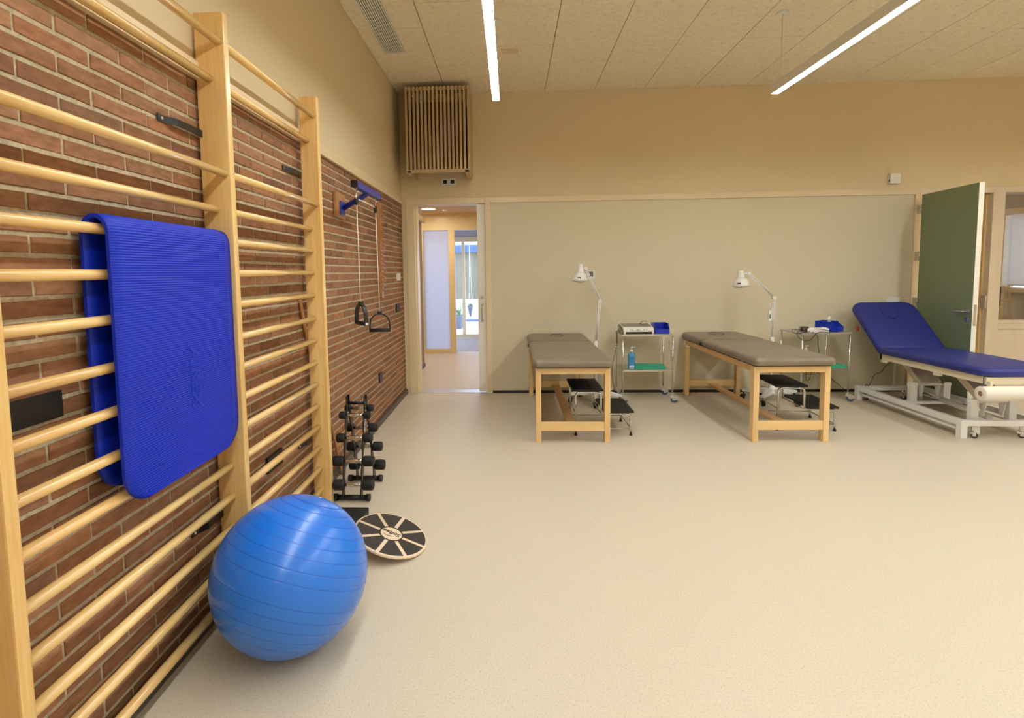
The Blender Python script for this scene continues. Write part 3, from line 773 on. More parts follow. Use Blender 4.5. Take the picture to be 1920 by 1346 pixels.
# ------------------------------------------------------------ balance board
bbm = Matrix.Translation((-.626, 2.599, .068)) @ Matrix.Rotation(.301, 4, Vector((math.cos(6.178+PI/2), math.sin(6.178+PI/2), 0)))
bt = thing('balance_board', 'round wooden balance board with black grip wedges, tilted on the floor', 'balance board', (-.626, 2.599, 0))
inv = Matrix.Translation((.626, -2.599, 0))
def put(b): b.transform(inv @ bbm); return b
b = BM(); lathe(b, [(0, -.014), (.188, -.014), (.191, -.011), (.191, -.003), (.188, 0), (0, 0)], n=96); put(b); obj('disc', b, boardwood, bt)
b = BM(); lathe(b, [(0, -.066), (.03, -.062), (.055, -.050), (.07, -.030), (.072, -.014), (0, -.014)], n=32); put(b); obj('dome', b, black_rub, bt)
a0 = math.radians(-9)
for k in range(8):
    b = BM(); poly = []; h = .0095
    c0 = a0+k*PI/4; c1 = c0+PI/4
    def edge(r, c, s): return c + s*math.asin(h/r)
    for j in range(13):
        a, e_ = edge(.180, c0, 1), edge(.180, c1, -1); t_ = a+(e_-a)*j/12; poly.append((.180*math.cos(t_), .180*math.sin(t_)))
    for j in range(13):
        a, e_ = edge(.062, c1, -1), edge(.062, c0, 1); t_ = a+(e_-a)*j/12; poly.append((.062*math.cos(t_), .062*math.sin(t_)))
    prism(b, poly, .0008); put(b); obj('grip_wedge', b, grip_tape, bt)
b = BM(); lathe(b, [(.055, 0), (.055, .0008), (.0635, .0008), (.0635, 0)], n=64); put(b); obj('grip_ring', b, grip_tape, bt)
tm = inv @ bbm @ Matrix.Rotation(math.radians(-190), 4, 'Z') @ Matrix.Translation((0, -.008, .0006))
text_mesh('Softee', .038, .0004, black_pl, 'lettering', tm, bt, shear=.25, bold=.0008)
b = BM(); tube(b, smooth_path([(-.01, -.022, .001), (.015, -.027, .001), (.035, -.022, .001)]), .0012, 5); b.transform(tm @ Matrix.Scale(-1, 4, (0,1,0)) @ Matrix.Translation((0, -.008, 0)) ); obj('underline', b, black_pl, bt)
# black foam block behind it
b = BM(); box(b, -1.02, -.835, 2.66, 2.945, 0, .05, bev=.006)
o = tag(obj('foam_block', b, black_rub), 'flat black slab on the floor between the ball and balance board', 'foam block')

# ------------------------------------------------------------ dumbbell rack and dumbbells
rk = thing('dumbbell_rack', 'black A-shaped dumbbell rack standing by the brick wall', 'dumbbell rack', (-.985, 3.28, 0))
YN = [(-.135, .045), (-.10, .18), (-.065, .33), (-.035, .47), (-.02, .58), (0, .625)]
for sx_ in (-.058, .055):
    for sgn in (-1, 1):
        pol = []
        front, back = [], []
        for q in range(33):
            t_ = q/32; z_ = .03+t_*.60; yc = sgn*(.155-.15*t_**1.1)
            w_ = .017+.008*math.sin(t_*4.2*2*PI+1)
            front.append((yc-sgn*w_*-1, z_)); back.append((yc-sgn*w_, z_))
        poly = front+back[::-1]
        b = BM(); prism(b, poly, .006, Matrix.Translation((sx_-.003, 0, 0)) @ YZ); obj('side_plate', b, black_met, rk)
for y_, hw in ((-.14, .10), (.17, .10)):
    b = BM(); cyl(b, (-hw-.01, y_, .022), (hw-.01, y_, .022), .016); 
    for s_ in (-1, 1): cyl(b, (s_*hw-.01-.012*s_, y_, .022), (s_*hw-.01+.014*s_, y_, .022), .0215)
    obj('foot_bar', b, black_pl, rk)
b = BM(); cyl(b, (-.058, 0, .58), (.055, 0, .58), .010); obj('top_bar', b, black_met, rk)
mt = Matrix.Translation((.0585, -.045, .45)) @ Matrix(((0,0,1,0),(.35,-.93,0,0),(.93,.35,0,0),(0,0,0,1)))
text_mesh('Softee', .03, .0003, white_pl, 'lettering', mt, rk, shear=.2)
def dumbbell(loc, length, hr, hl, label, group):
    t = thing('dumbbell', label, 'dumbbell', loc, 0, group)
    for s_ in (-1, 1):
        b = BM(); e = s_*length/2; i_ = e-s_*hl
        lathe(b, [(0, 0), (hr*.8, 0), (hr*.95, hl*.06), (hr, hl*.2), (hr, hl*.8), (hr*.95, hl*.94), (hr*.8, hl), (0, hl)], Matrix.Translation((min(e, i_), 0, 0)) @ Matrix.Rotation(PI/2, 4, 'Y'), 28)
        obj('weight_head', b, black_rub, t)
    b = BM(); g = length/2-hl
    lathe(b, [(0, -g), (.008, -g), (.008, -g*.8), (.013, -g*.75), (.009, -g*.6), (.014, -g*.4), (.0135, 0), (.014, g*.4), (.009, g*.6), (.013, g*.75), (.008, g*.8), (.008, g), (0, g)], Matrix.Rotation(PI/2, 4, 'Y'), 20)
    obj('handle', b, chrome, t)
    return t
names = ['bottom', 'second from bottom', 'third from bottom', 'top']
for i, (y_, z_, x0_, x1_, hr, hl) in enumerate([(3.115, .112, -1.096, -.850, .034, .066), (3.165, .243, -1.112, -.856, .0315, .066), (3.20, .378, -1.096, -.872, .0275, .052), (3.235, .513, -1.085, -.890, .0235, .04)]):
    dumbbell(((x0_+x1_)/2, y_, z_), x1_-x0_, hr, hl, 'black dumbbell with chrome grip, %s on the camera side of the rack' % names[i], 'dumbbells on the rack')
for i, (y_, z_, x0_, x1_, hr, hl) in enumerate([(3.455, .112, -1.10, -.862, .034, .066), (3.415, .252, -1.10, -.866, .0315, .062), (3.375, .392, -1.092, -.885, .0275, .05), (3.335, .533, -1.08, -.895, .0235, .038)]):
    dumbbell(((x0_+x1_)/2, y_, z_), x1_-x0_, hr, hl, 'black dumbbell, %s on the far side of the rack' % names[i], 'dumbbells on the rack')

# ------------------------------------------------------------ pulley trainer on the brick wall
pt = thing('rope_pulley_trainer', 'blue wall bracket with white rope pulley and two black handles', 'pulley trainer', (XL+.002, 3.79, 1.87))
b = BM(); box(b, 0, .02, -.10, .11, -.075, .10, bev=.003); obj('wooden_plate', b, oak_z, pt)
b = BM(); obox(b, (.025, .02, -.005), (.012, .10, .10), bev=.003); obj('foot_plate', b, blue_met, pt)
b = BM(); tube(b, [(.03, .02, -.005), (.215, 0, .095)], .020, 4); obj('arm', b, blue_met, pt)
b = BM(); box(b, .20, .24, -.325, .30, .09, .13, bev=.002); o = obj('cross_bar', b, blue_met, pt)
b = BM(); box(b, .197, .243, -.337, -.325, .087, .133, bev=.003); obj('end_cap', b, black_pl, pt)
b = BM(); box(b, .197, .243, .30, .308, .087, .133, bev=.003); obj('end_cap', b, black_pl, pt)
for y_ in (-.29, .20):
    b = BM()
    for q in range(4):
        zc_ = .082-q*.018; t = bmesh.new(); ring = [(.006*math.cos(a), .011*math.sin(a)) for a in [2*PI*i/12 for i in range(12)]]
        pts = [Vector((p[0], 0, p[1])) if q % 2 else Vector((0, p[0], p[1])) for p in ring]; pts.append(pts[0])
        tube(t, pts, .0022, 6); merge(b, t, Matrix.Translation((.22, y_, zc_)))
    obj('chain_link', b, chrome, pt)
    b = BM(); cyl(b, (.212, y_, .0), (.228, y_, .0), .022, 20); box(b, .209, .231, y_-.008, y_+.008, -.01, .028, bev=.002); obj('pulley_wheel', b, black_pl, pt)
b = BM(); tube(b, smooth_path([(.22, -.29+.012, -.66), (.22, -.29, -.02), (.22, -.27, .018), (.22, .18, .018)]), .0032, 8); 
tube(b, [(.22, .20, .01), (.225, .212, -.775)], .0032, 8); obj('rope', b, rope, pt)
def handle(loc, rot, lab, w=.155):
    b = BM(); n_ = 15; pts = []
    for i in range(n_+1):
        a = PI*i/n_; pts.append((math.cos(a)*w/2*.94, 0, .055+.07*math.sin(a)))
    pts = [(w/2, 0, 0)] + [(p[0], p[1], p[2]) for p in pts] + [(-w/2, 0, 0)]
    # flat strap
    prev = None
    for i, p in enumerate(pts):
        p = Vector(p); d = (Vector(pts[min(i+1, len(pts)-1)])-Vector(pts[max(i-1, 0)])).normalized(); nrm = Vector((d.z, 0, -d.x))
        ring = [b.verts.new(p+nrm*.005*s1+Vector((0, .013*s2, 0))) for s1, s2 in ((1,1), (1,-1), (-1,-1), (-1,1))]
        if prev:
            for q in range(4): b.faces.new((prev[q], prev[(q+1)%4], ring[(q+1)%4], ring[q]))
        else: b.faces.new(ring)
        prev = ring
    b.faces.new(prev[::-1])
    box(b, -.018, .018, -.012, .012, .118, .145, bev=.004)
    mt = Matrix.Translation(loc) @ Matrix.Rotation(rot, 4, 'Z'); b.transform(mt)
    o = obj('stirrup_handle', b, black_pl, pt)
    b = BM(); cyl(b, (-w/2-.003, 0, 0), (w/2+.003, 0, 0), .014, 18); b.transform(mt); obj('grip', b, black_rub, o)
    b = BM()
    for s_ in (-1, 1): cyl(b, (s_*(w/2+.003), 0, 0), (s_*(w/2+.006), 0, 0), .009, 12)
    b.transform(mt); obj('grip_bolt', b, white_pl, o)
handle((.22, -.27, -.805), math.radians(-50), '')
handle((.225, .212, -.905), math.radians(8), '')
b = BM(); poly = [(0, 0), (.034, 0)]; zz_ = .0; n_ = 20; H_ = .87
for i in range(n_):
    z0_ = .06+i*(H_-.10)/n_; s_ = (H_-.10)/n_; poly += [(.034, z0_), (.056, z0_+.012), (.056, z0_+s_*.55), (.034, z0_+s_*.62)]
poly += [(.034, H_), (0, H_)]
prism(b, [(x_, z_) for x_, z_ in poly], .06, Matrix.Translation((XL, 4.96, 1.17)) @ XZ)
tag(obj('finger_ladder', b, oak_z), 'tall notched wooden finger ladder strip on the brick wall beside the rope handles', 'finger ladder')
b = BM(); tube(b, smooth_path([(-1.2175, 3.009, 1.25), (-1.2175, 3.11, .98), (-1.2175, 3.26, .74), (-1.217, 3.40, .48), (-1.212, 3.50, .25), (-1.192, 3.56, .006)], 6), .0105, 12)
tag(obj('wooden_stick', b, oak_z), 'long slightly bowed brown wooden stick standing behind the far post of the wall bars', 'stick')

# ------------------------------------------------------------ treatment tables
def rot_table(loc, rotz, label):
    t = thing('treatment_table', label, 'treatment table', loc, rotz, 'wooden treatment tables')
    W, Lg, Hh = .600, 1.68, .615; lw, ld = .044, .066
    for xa in (-W/2, W/2-lw):
        for ya in (0, Lg-ld):
            b = BM(); box(b, xa, xa+lw, ya, ya+ld, 0, Hh, bev=.0025); obj('leg', b, beech_z, t)
    for ya in (.012, Lg-.032):
        b = BM(); box(b, -W/2+lw, W/2-lw, ya-.010, ya+.02, Hh-.050, Hh, bev=.0015); obj('end_rail', b, beech_x, t)
        b = BM(); box(b, -W/2+lw, W/2-lw, ya-.006, ya+.02, .096, .170, bev=.0015); obj('stretcher', b, beech_x, t)
    for xa in (-W/2+.006, W/2-.028):
        b = BM(); box(b, xa, xa+.022, ld, Lg-ld, Hh-.050, Hh, bev=.0015); obj('side_rail', b, beech_y, t)
    b = BM(); box(b, -.036, .036, .032, Lg-.038, .104, .130, bev=.0015); obj('long_stretcher', b, beech_y, t)
    b = BM(); box(b, -W/2+.01, W/2-.01, -.01, Lg+.05, Hh+.0005, Hh+.012); obj('base_board', b, dark_base, t)
    b = BM(); slab(b, -.318, .318, -.055, 1.115, Hh+.012, Hh+.075, (.04, .04, .012, .012), .034); obj('seat_cushion', b, grey_vinyl, t)
    b = BM(); slab(b, -.318, .318, 1.118, 1.775, Hh+.012, Hh+.078, (.012, .012, .10, .10), .034); hd = obj('head_cushion', b, grey_vinyl, t)
    b = BM()
    pts = [(.075*math.cos(a), 1.55+.10*math.sin(a), Hh+.078) for a in [2*PI*i/28 for i in range(29)]]
    tube(b, pts, .0035, 6, cap=False)
    obj('face_hole_seam', b, dark_base, hd)
    for s_ in (-1, 1):
        b = BM(); box(b, s_*.318-.012, s_*.318+.002, 1.10, 1.135, Hh+.015, Hh+.045, bev=.003); obj('hinge_tab', b, black_pl, t)
    b = BM(); box(b, -W/2-.0, -W/2+.04, Lg-ld-.001, Lg-ld, Hh-.075, Hh-.05); obj('metal_plate', b, chrome, t)
    return t
T1 = rot_table((.492, 4.257, 0), 0, 'grey padded wooden treatment table nearest the doorway')
T2 = dup(T1, (2.232, 4.285, 0), .010, 'grey padded wooden treatment table in the middle, between both trolleys')

# ------------------------------------------------------------ step stools
def stool(loc, rotz, label):
    t = thing('step_stool', label, 'step stool', loc, rotz, 'two-step stools')
    D = .42
    for yy in (0, D):
        b = BM(); tube(b, round_path([(.02, yy, .01), (.02, yy, .372), (.232, yy, .372), (.232, yy, .187), (.478, yy, .187), (.484, yy, .01)], .04, 6), .0095, 12); obj('side_tube', b, chrome, t)
        b = BM(); tube(b, [(.02, yy, .06), (.484, yy, .06)], .004, 8); obj('brace', b, chrome, t)
        for xx in (.02, .484):
            b = BM(); cyl(b, (xx, yy, 0), (xx, yy, .014), .013, 14); obj('rubber_foot', b, black_rub, t)
    for xx, zz in ((.02, .19), (.232, .19), (.484, .06), (.02, .06)):
        b = BM(); tube(b, [(xx, 0, zz), (xx, D, zz)], .005, 8); obj('cross_bar', b, chrome, t)
    for xa, xb, zt in ((-.012, .25, .382), (.255, .505, .197)):
        b = BM(); box(b, xa, xb, -.02, D+.02, zt, zt+.018, bev=.004)
        for k in range(11): xx = xa+.02+k*(xb-xa-.045)/10; box(b, xx, xx+.006, -.012, D+.012, zt+.018, zt+.0205)
        obj('tread', b, black_rub, t)
    return t
S1 = stool((.517, 4.452, 0), 0, 'black and chrome two-step stool under the table nearest the doorway')
S2 = dup(S1, (2.262, 4.60, 0), -.06, 'black and chrome two-step stool under the middle treatment table')

# ------------------------------------------------------------ casters
def caster(t, x, y, ztop, wr, a=0, body=caster_grey, ty=tyre, stem=.008, hw=.014):
    b = BM(); cs, sn = math.cos(a), math.sin(a); ox, oy = x+cs*wr*.6, y+sn*wr*.6
    cyl(b, (x, y, wr*1.9), (x, y, ztop), stem, 12)
    obox(b, (x+cs*wr*.2, y+sn*wr*.2, wr*1.75), (wr*1.8, hw*2.3, wr*.7), rotz=a, bev=.004)
    for s_ in (-1, 1): obox(b, (ox+(-sn)*s_*hw*1.05, oy+cs*s_*hw*1.05, wr*1.25), (wr*.9, .003, wr*1.2), rotz=a, bev=.001)
    if body is caster_grey:
        hood = [(wr*1.12*math.cos(PI*q/14), wr*1.12*math.sin(PI*q/14)) for q in range(-1, 12)] + [(-wr*1.12, wr*.55), (-wr*.5, wr*.1)]
        prism(b, [(p[0], p[1]+wr) for p in hood], hw*2.6, Matrix.Translation((ox, oy, 0)) @ Matrix.Rotation(a, 4, 'Z') @ Matrix.Translation((0, hw*1.3, 0)) @ XZ, bev=.002)
    o = obj('caster', b, body, t)
    hw2 = hw*(.9 if body is caster_grey else .8); b = BM(); cyl(b, (ox+sn*hw2, oy-cs*hw2, wr), (ox-sn*hw2, oy+cs*hw2, wr), wr, 24); w = obj('wheel', b, ty, o)
    return o

# ------------------------------------------------------------ instrument trolleys
def trolley(loc, rotz, label, ang):
    t = thing('instrument_trolley', label, 'trolley', loc, rotz, 'stainless two-shelf trolleys')
    W, D = .515, .345
    for i, (xx, yy) in enumerate(((0, 0), (W, 0), (W, D), (0, D))):
        b = BM(); cyl(b, (xx, yy, .10), (xx, yy, .725), .0085, 14); obj('post', b, chrome, t)
        caster(t, xx, yy, .110, .036, ang[i], hw=.011)
    for zt in (.345, .722):
        ex_ = .006 if zt < .5 else .014
        b = BM(); box(b, -ex_+.006, W+ex_-.006, -ex_+.006, D+ex_-.006, zt-.012, zt, bev=.002); box(b, -ex_, W+ex_, -ex_-.001, -ex_+.003, zt-.016, zt+.004); box(b, -ex_, W+ex_, D+ex_-.003, D+ex_+.001, zt-.016, zt+.004)
        obj('shelf', b, steel, t)
    return t
TR1 = trolley((1.167, 5.585, 0), 0, 'stainless trolley holding the large therapy device, between the two tables', (-.5, -.5, .2, .6))
TR2 = dup(TR1, (2.984, 5.558, 0), .12, 'stainless trolley holding coiled cables, beside the blue couch', 'stainless two-shelf trolleys')
def bin_(loc, rotz, label):
    t = thing('storage_bin', label, 'storage bin', loc, rotz, 'blue open-front bins')
    W, D, H_ = .145, .215, .10; th = .003
    b = BM(); box(b, 0, W, 0, D, 0, th); box(b, 0, W, D-th, D, 0, H_)
    for xa in (0, W-th): prism(b, [(0, 0), (D, 0), (D, H_), (.06, H_), (0, .045)], th, Matrix.Translation((xa, 0, 0)) @ YZ)
    box(b, 0, W, 0, th, 0, .045)
    for xa in (-.004, W-th+.001): prism(b, [(.055, H_-.004), (D, H_-.004), (D, H_+.002), (.055, H_+.002)], .006, Matrix.Translation((xa, 0, 0)) @ YZ)
    box(b, 0, W, -.003, 0, .035, .05)
    obj('bin_shell', b, blue_bin, t)
    return t
bin_((1.512, 5.63, .723), -.05, 'blue open-front plastic bin beside the large device on its trolley')
dup([o for o in COL.objects if o.name.startswith('storage_bin') and not o.parent][0], (3.375, 5.645, .723), .62, 'blue open-front plastic bin with a white bottle, on the trolley by the couch')
b_ = thing('squeeze_bottle', 'small white squeeze bottle standing inside the blue bin by the couch', 'bottle', (3.345, 5.735, .727))
b = BM(); lathe(b, [(0, 0), (.022, 0), (.024, .01), (.024, .085), (.012, .105), (.010, .11), (0, .11)], n=20); obj('body', b, white_pl, b_)
b = BM(); lathe(b, [(0, .108), (.016, .108), (.016, .128), (.010, .135), (.009, .155), (0, .155)], n=16); obj('cap', b, white_pl, b_)
def pump(loc, rotz, label, liq, text):
    t = thing('soap_bottle', label, 'bottle', loc, rotz, 'pump bottles on lower shelves')
    b = BM(); slab(b, -.037, .037, -.024, .024, 0, .165, .016, .012); lathe(b, [(.024, .158), (.013, .178), (.013, .185), (0, .185)], n=20); obj('body', b, liq, t)
    b = BM(); lathe(b, [(0, .18), (.016, .18), (.016, .198), (.007, .203), (.005, .222), (.012, .224), (.012, .234), (0, .236)], n=18); box(b, .005, .035, -.004, .004, .226, .233, bev=.001); obj('pump_head', b, white_pl, t)
    if text:
        for z_, w in ((.118, .05), (.10, .03), (.083, .036), (.07, .03), (.03, .055), (.008, .055)):
            pass
        b = BM()
        for z_, w, h in ((.113, .048, .008), (.092, .03, .003), (.082, .036, .003), (.072, .026, .003)): box(b, -w/2, w/2, -.0248, -.0238, z_, z_+h)
        obj('label_print', b, blue_lab, t)
        b = BM()
        for z_ in (.028, .006): box(b, -.025, .025, -.0248, -.0238, z_, z_+.009)
        obj('label_band', b, white_pl, t)
    return t
pump((1.272, 5.66, .346), 0, 'blue liquid soap pump bottle on the lower shelf left of the teal cloth', blue_liq, True)
pump((3.09, 5.68, .346), .3, 'pump bottle half hidden behind the middle table, on the far trolley', blue_liq, False)
def cloth(loc, rotz, label):
    b = BM(); slab(b, -.155, .155, -.11, .12, 0, .013, .01, .005); slab(b, -.15, .155, -.105, .12, .0135, .027, .01, .005)
    o = obj('folded_cloth', b, teal); tag(o, label, 'cloth', 'folded teal cloths'); o.location = loc; o.rotation_euler = (0, 0, rotz); return o
c1 = cloth((1.475, 5.715, .346), -.12, 'folded teal cloth beside the blue soap bottle')
c2 = c1.copy(); COL.objects.link(c2); c2.location = (3.33, 5.73, .346); c2.rotation_euler = (0, 0, .1); c2['label'] = 'folded teal cloth on the lower shelf of the trolley by the couch'
# therapy devices
dv = thing('therapy_device', 'wide white and black electrotherapy device on the first trolley', 'device', (1.175, 5.60, .724))
b = BM(); prism(b, [(0, .0), (0, .028), (.004, .048), (.03, .070), (.22, .088), (.235, .08), (.235, 0)], .315, YZ, bev=.004); obj('housing', b, white_pl, dv)
b = BM(); prism(b, [(-.002, .002), (-.002, .022), (0, .024), (0, .0)], .27, Matrix.Translation((.025, 0, 0)) @ YZ); obj('front_band', b, black_pl, dv)
b = BM(); prism(b, [(.05, .0722), (.215, .0886), (.215, .091), (.05, .0745)], .29, Matrix.Translation((.01, 0, 0)) @ YZ); obj('dark_top', b, screen_dk, dv)
b = BM()
for xx in (.07, .09, .135, .145, .158, .21, .235): box(b, xx, xx+.009, -.001, .006, .040, .046)
obj('button', b, black_pl, dv)
b = BM(); prism(b, [(.0, .0), (.235, 0), (.235, .08), (.0, .03)], .012, Matrix.Translation((-.012, 0, 0)) @ YZ); obj('side_cheek', b, screen_dk, dv)
d2 = thing('ultrasound_device', 'small white and dark therapy device with cables on the trolley by the couch', 'device', (3.15, 5.64, .724), -.25)
b = BM(); slab(b, -.09, .12, -.055, .07, 0, .05, .025, .02); obj('housing', b, white_pl, d2)
b = BM(); slab(b, -.14, -.05, -.05, .06, .008, .058, .03, .02); obj('dark_end', b, screen_dk, d2)
b = BM(); box(b, .0, .055, -.03, .03, .0495, .052); obj('display', b, black_pl, d2)
def cable(pts, label, m=black_pl, r=.0028, k=6):
    b = BM(); tube(b, smooth_path(pts, k), r, 6); return tag(obj('power_cable', b, m), label, 'cable')
cable([(1.20, 5.845, .745), (1.15, 5.80, .735), (1.145, 5.78, .60), (1.10, 5.76, .42), (1.09, 5.77, .26), (1.12, 5.79, .10), (1.15, 5.82, .008), (1.22, 5.88, .006)], 'black cable hanging from the large device down the left of its trolley')
cable([(1.38, 5.80, .80), (1.42, 5.82, .835), (1.46, 5.84, .838), (1.48, 5.85, .83)], 'short black cable between the large device and its blue bin')
cable([(3.10, 5.62, .745), (3.02, 5.56, .735), (2.93, 5.55, .72), (2.90, 5.60, .735), (2.96, 5.70, .745), (3.06, 5.66, .74), (3.14, 5.58, .765), (3.25, 5.54, .745), (3.235, 5.53, .735), (3.13, 5.54, .732), (3.04, 5.52, .66), (2.97, 5.515, .655), (2.92, 5.53, .70), (2.95, 5.58, .74), (3.05, 5.60, .735)], 'looped black cable spilling over the trolley by the couch')
cable([(3.10, 5.60, .73), (3.12, 5.54, .70), (3.13, 5.54, .60), (3.16, 5.56, .50)], 'black cable end hanging in front of the far trolley')
cable([(3.28, 5.95, .34), (3.25, 5.96, .22), (3.26, 5.96, .15), (3.29, 5.96, .17), (3.31, 5.95, .34)], 'black cable loop behind the right leg of the middle table')
cable([(3.30, 5.95, .33), (3.40, 5.98, .22), (3.50, 5.98, .19), (3.62, 5.93, .08), (3.68, 5.88, .012), (3.80, 5.86, .03), (3.92, 5.84, .012)], 'black cable running along the skirting behind the far trolley')
cable([(3.80, 5.42, .455), (3.74, 5.44, .40), (3.72, 5.46, .34), (3.68, 5.50, .30), (3.665, 5.53, .22), (3.66, 5.56, .172), (3.68, 5.62, .178), (3.72, 5.72, .10), (3.74, 5.80, .006)], 'black mains cable hanging from the head end of the blue couch')

# ------------------------------------------------------------ heat lamps
def heat_lamp(hub, phase, pole, elbow, joint, htop, hrim, label, tilt, switch):
    t = thing('heat_lamp', label, 'heat lamp', (hub[0], hub[1], 0), 0, 'white infrared heat lamps on stands')
    hx_, hy_ = hub; Y = hy_
    P = lambda x, z, dy=0: (x-hx_, dy, z)
    b = BM(); lathe(b, [(0, .075), (.045, .078), (.05, .10), (.045, .13), (.028, .16), (.022, .20), (0, .20)], n=24); obj('hub', b, white_met, t)
    for k in range(5):
        a = phase+k*2*PI/5; cx_, cy_ = math.cos(a), math.sin(a)
        b = BM(); prism(b, [(.02, .080), (.27, .080), (.285, .090), (.285, .105), (.10, .135), (.02, .14)], .040, Matrix.Rotation(a, 4, 'Z') @ Matrix.Translation((0, .02, 0)) @ XZ, bev=.004)
        obj('leg', b, white_met, t)
        caster(t, .265*cx_, .265*cy_, .085, .026, a+.8, black_pl, black_rub)
    b = BM(); cyl(b, P(pole[0], .18), P(pole[0], pole[1]-.02), .019, 18); obj('pole', b, white_met, t)
    b = BM(); obox(b, P(pole[0], pole[1]-.01), (.04, .03, .05), bev=.008); cyl(b, P(pole[0], pole[1], -.022), P(pole[0], pole[1], .022), .014); obj('base_joint', b, white_met, t)
    for (p, q) in ((pole, elbow), (elbow, joint)):
        b = BM(); d = (Vector((q[0], 0, q[1]))-Vector((p[0], 0, p[1]))).normalized(); nn = Vector((-d.z, 0, d.x))*.0085
        for s_ in (-1, 1):
            A = Vector(P(*p))+nn*s_; B = Vector(P(*q))+nn*s_; tube(b, [A, B], .0052, 6)
        obj('arm', b, white_met, t)
        b = BM(); A = Vector(P(*p)); B = Vector(P(*q)); tube(b, [A+(B-A)*.06, A+(B-A)*.9], .003, 6); obj('spring', b, steel, t)
    b = BM(); cyl(b, P(elbow[0], elbow[1], -.018), P(elbow[0], elbow[1], .018), .019, 24); obj('elbow_joint', b, white_met, t)
    b = BM(); cyl(b, P(joint[0], joint[1], -.016), P(joint[0], joint[1], .016), .018, 24)
    hx2 = (htop[0]+hrim[0])/2; hz2 = htop[1]-.04
    tube(b, [P(*joint), P(htop[0]+.02, hz2)], .008, 8); obj('head_joint', b, white_met, t)
    ax = Vector((htop[0]-hrim[0], 0, htop[1]-hrim[1])); Lh = ax.length
    q = Vector((0,0,1)).rotation_difference(ax.normalized()).to_matrix().to_4x4()
    mt = Matrix.Translation(P(hrim[0], hrim[1])) @ q
    b = BM(); lathe(b, [(.078, 0), (.086, 0), (.085, .02), (.079, Lh*.25), (.068, Lh*.38), (.059, Lh*.44), (.037, Lh*.47), (.035, Lh*.60), (.029, Lh*.98), (.025, Lh), (0, Lh), (0, Lh-.004), (.024, Lh-.006), (.032, Lh*.58), (.055, Lh*.48), (.078, .03), (.078, 0)], mt, 40)
    sh = obj('lamp_shade', b, white_met, t)
    b = BM()
    for i in range(16):
        a = 2*PI*i/16; obox(b, (.0505*math.cos(a), .0505*math.sin(a), Lh*.522), (.003, .007, .006), rotz=a)
        if i % 2: obox(b, (.0305*math.cos(a), .0305*math.sin(a), Lh*.86), (.003, .004, .02), rotz=a)
    b.transform(mt); obj('vent_slots', b, steel, sh)
    b = BM(); a = -PI/2-.7*tilt; obox(b, (.0815*math.cos(a), .0815*math.sin(a), .034), (.0015, .032, .018), rotz=a); b.transform(mt); obj('warning_label', b, screen_dk, sh)
    b = BM()
    for r_ in (.03, .055): tube(b, [(r_*math.cos(2*PI*i/24), r_*math.sin(2*PI*i/24), -.016+(r_/.08)**2*.012) for i in range(25)], .0016, 5, cap=False)
    for k in range(6):
        a = 2*PI*k/6; tube(b, [(.082*math.cos(a), .082*math.sin(a), .002), (.045*math.cos(a), .045*math.sin(a), -.012), (0, 0, -.018)], .0016, 5)
    b.transform(mt); obj('wire_guard', b, steel, sh)
    b = BM(); lathe(b, [(0, -.008), (.04, -.004), (.062, .02), (.05, .05), (0, .07)], mt, 24); obj('bulb', b, mat('bulb_glass', srgb(190, 170, 150), .2), sh)
    b = BM(); pts = [P(htop[0]+.02, htop[1]-.02), P((htop[0]+joint[0])/2+.005, htop[1]+.03), P(joint[0], joint[1]+.012)]; tube(b, smooth_path(pts), .0022, 6); obj('cord', b, white_pl, t)
    if switch:
        b = BM(); box(b, switch[0]-hx_-.016, switch[0]-hx_+.016, -.03, -.012, switch[1]-.055, switch[1]+.055, bev=.005); s = obj('cord_switch', b, white_pl, t)
        b = BM(); box(b, switch[0]-hx_-.007, switch[0]-hx_+.007, -.033, -.029, switch[1]-.03, switch[1]+.01); obj('dial', b, disp, s)
        b = BM(); tube(b, smooth_path([P(elbow[0]-.02, elbow[1]-.01, -.02), P(switch[0], switch[1]+.1, -.02), P(switch[0], switch[1]+.05, -.02)]), .002, 6); tube(b, smooth_path([P(elbow[0]+.02, elbow[1]-.02), P(pole[0]+.035, .9), P(pole[0]+.02, .75), P(pole[0]+.03, .68)]), .002, 6); obj('cord', b, white_pl, t)
    return t
def sc(p, f=1.0126): return (p[0]*f, 1.4-(1.4-p[1])*f)
heat_lamp((.885, 5.62), math.radians(-100), sc((.877, .648)), sc((.920, 1.075)), sc((.776, 1.414)), sc((.716, 1.463)), sc((.713, 1.288)), 'white heat lamp on wheeled stand behind the table nearest the doorway', 0.3, None)
heat_lamp((2.72, 5.62), math.radians(-61), sc((2.672, .669)), sc((2.684, 1.091)), sc((2.424, 1.345)), sc((2.341, 1.374)), sc((2.352, 1.212)), 'white heat lamp with cord switch, behind the middle treatment table', .9, sc((2.634, .912)))

# ------------------------------------------------------------ blue couch
cc = thing('treatment_couch', 'height-adjustable navy blue treatment couch with raised backrest and white base', 'treatment couch', (3.945, 4.37, 0))
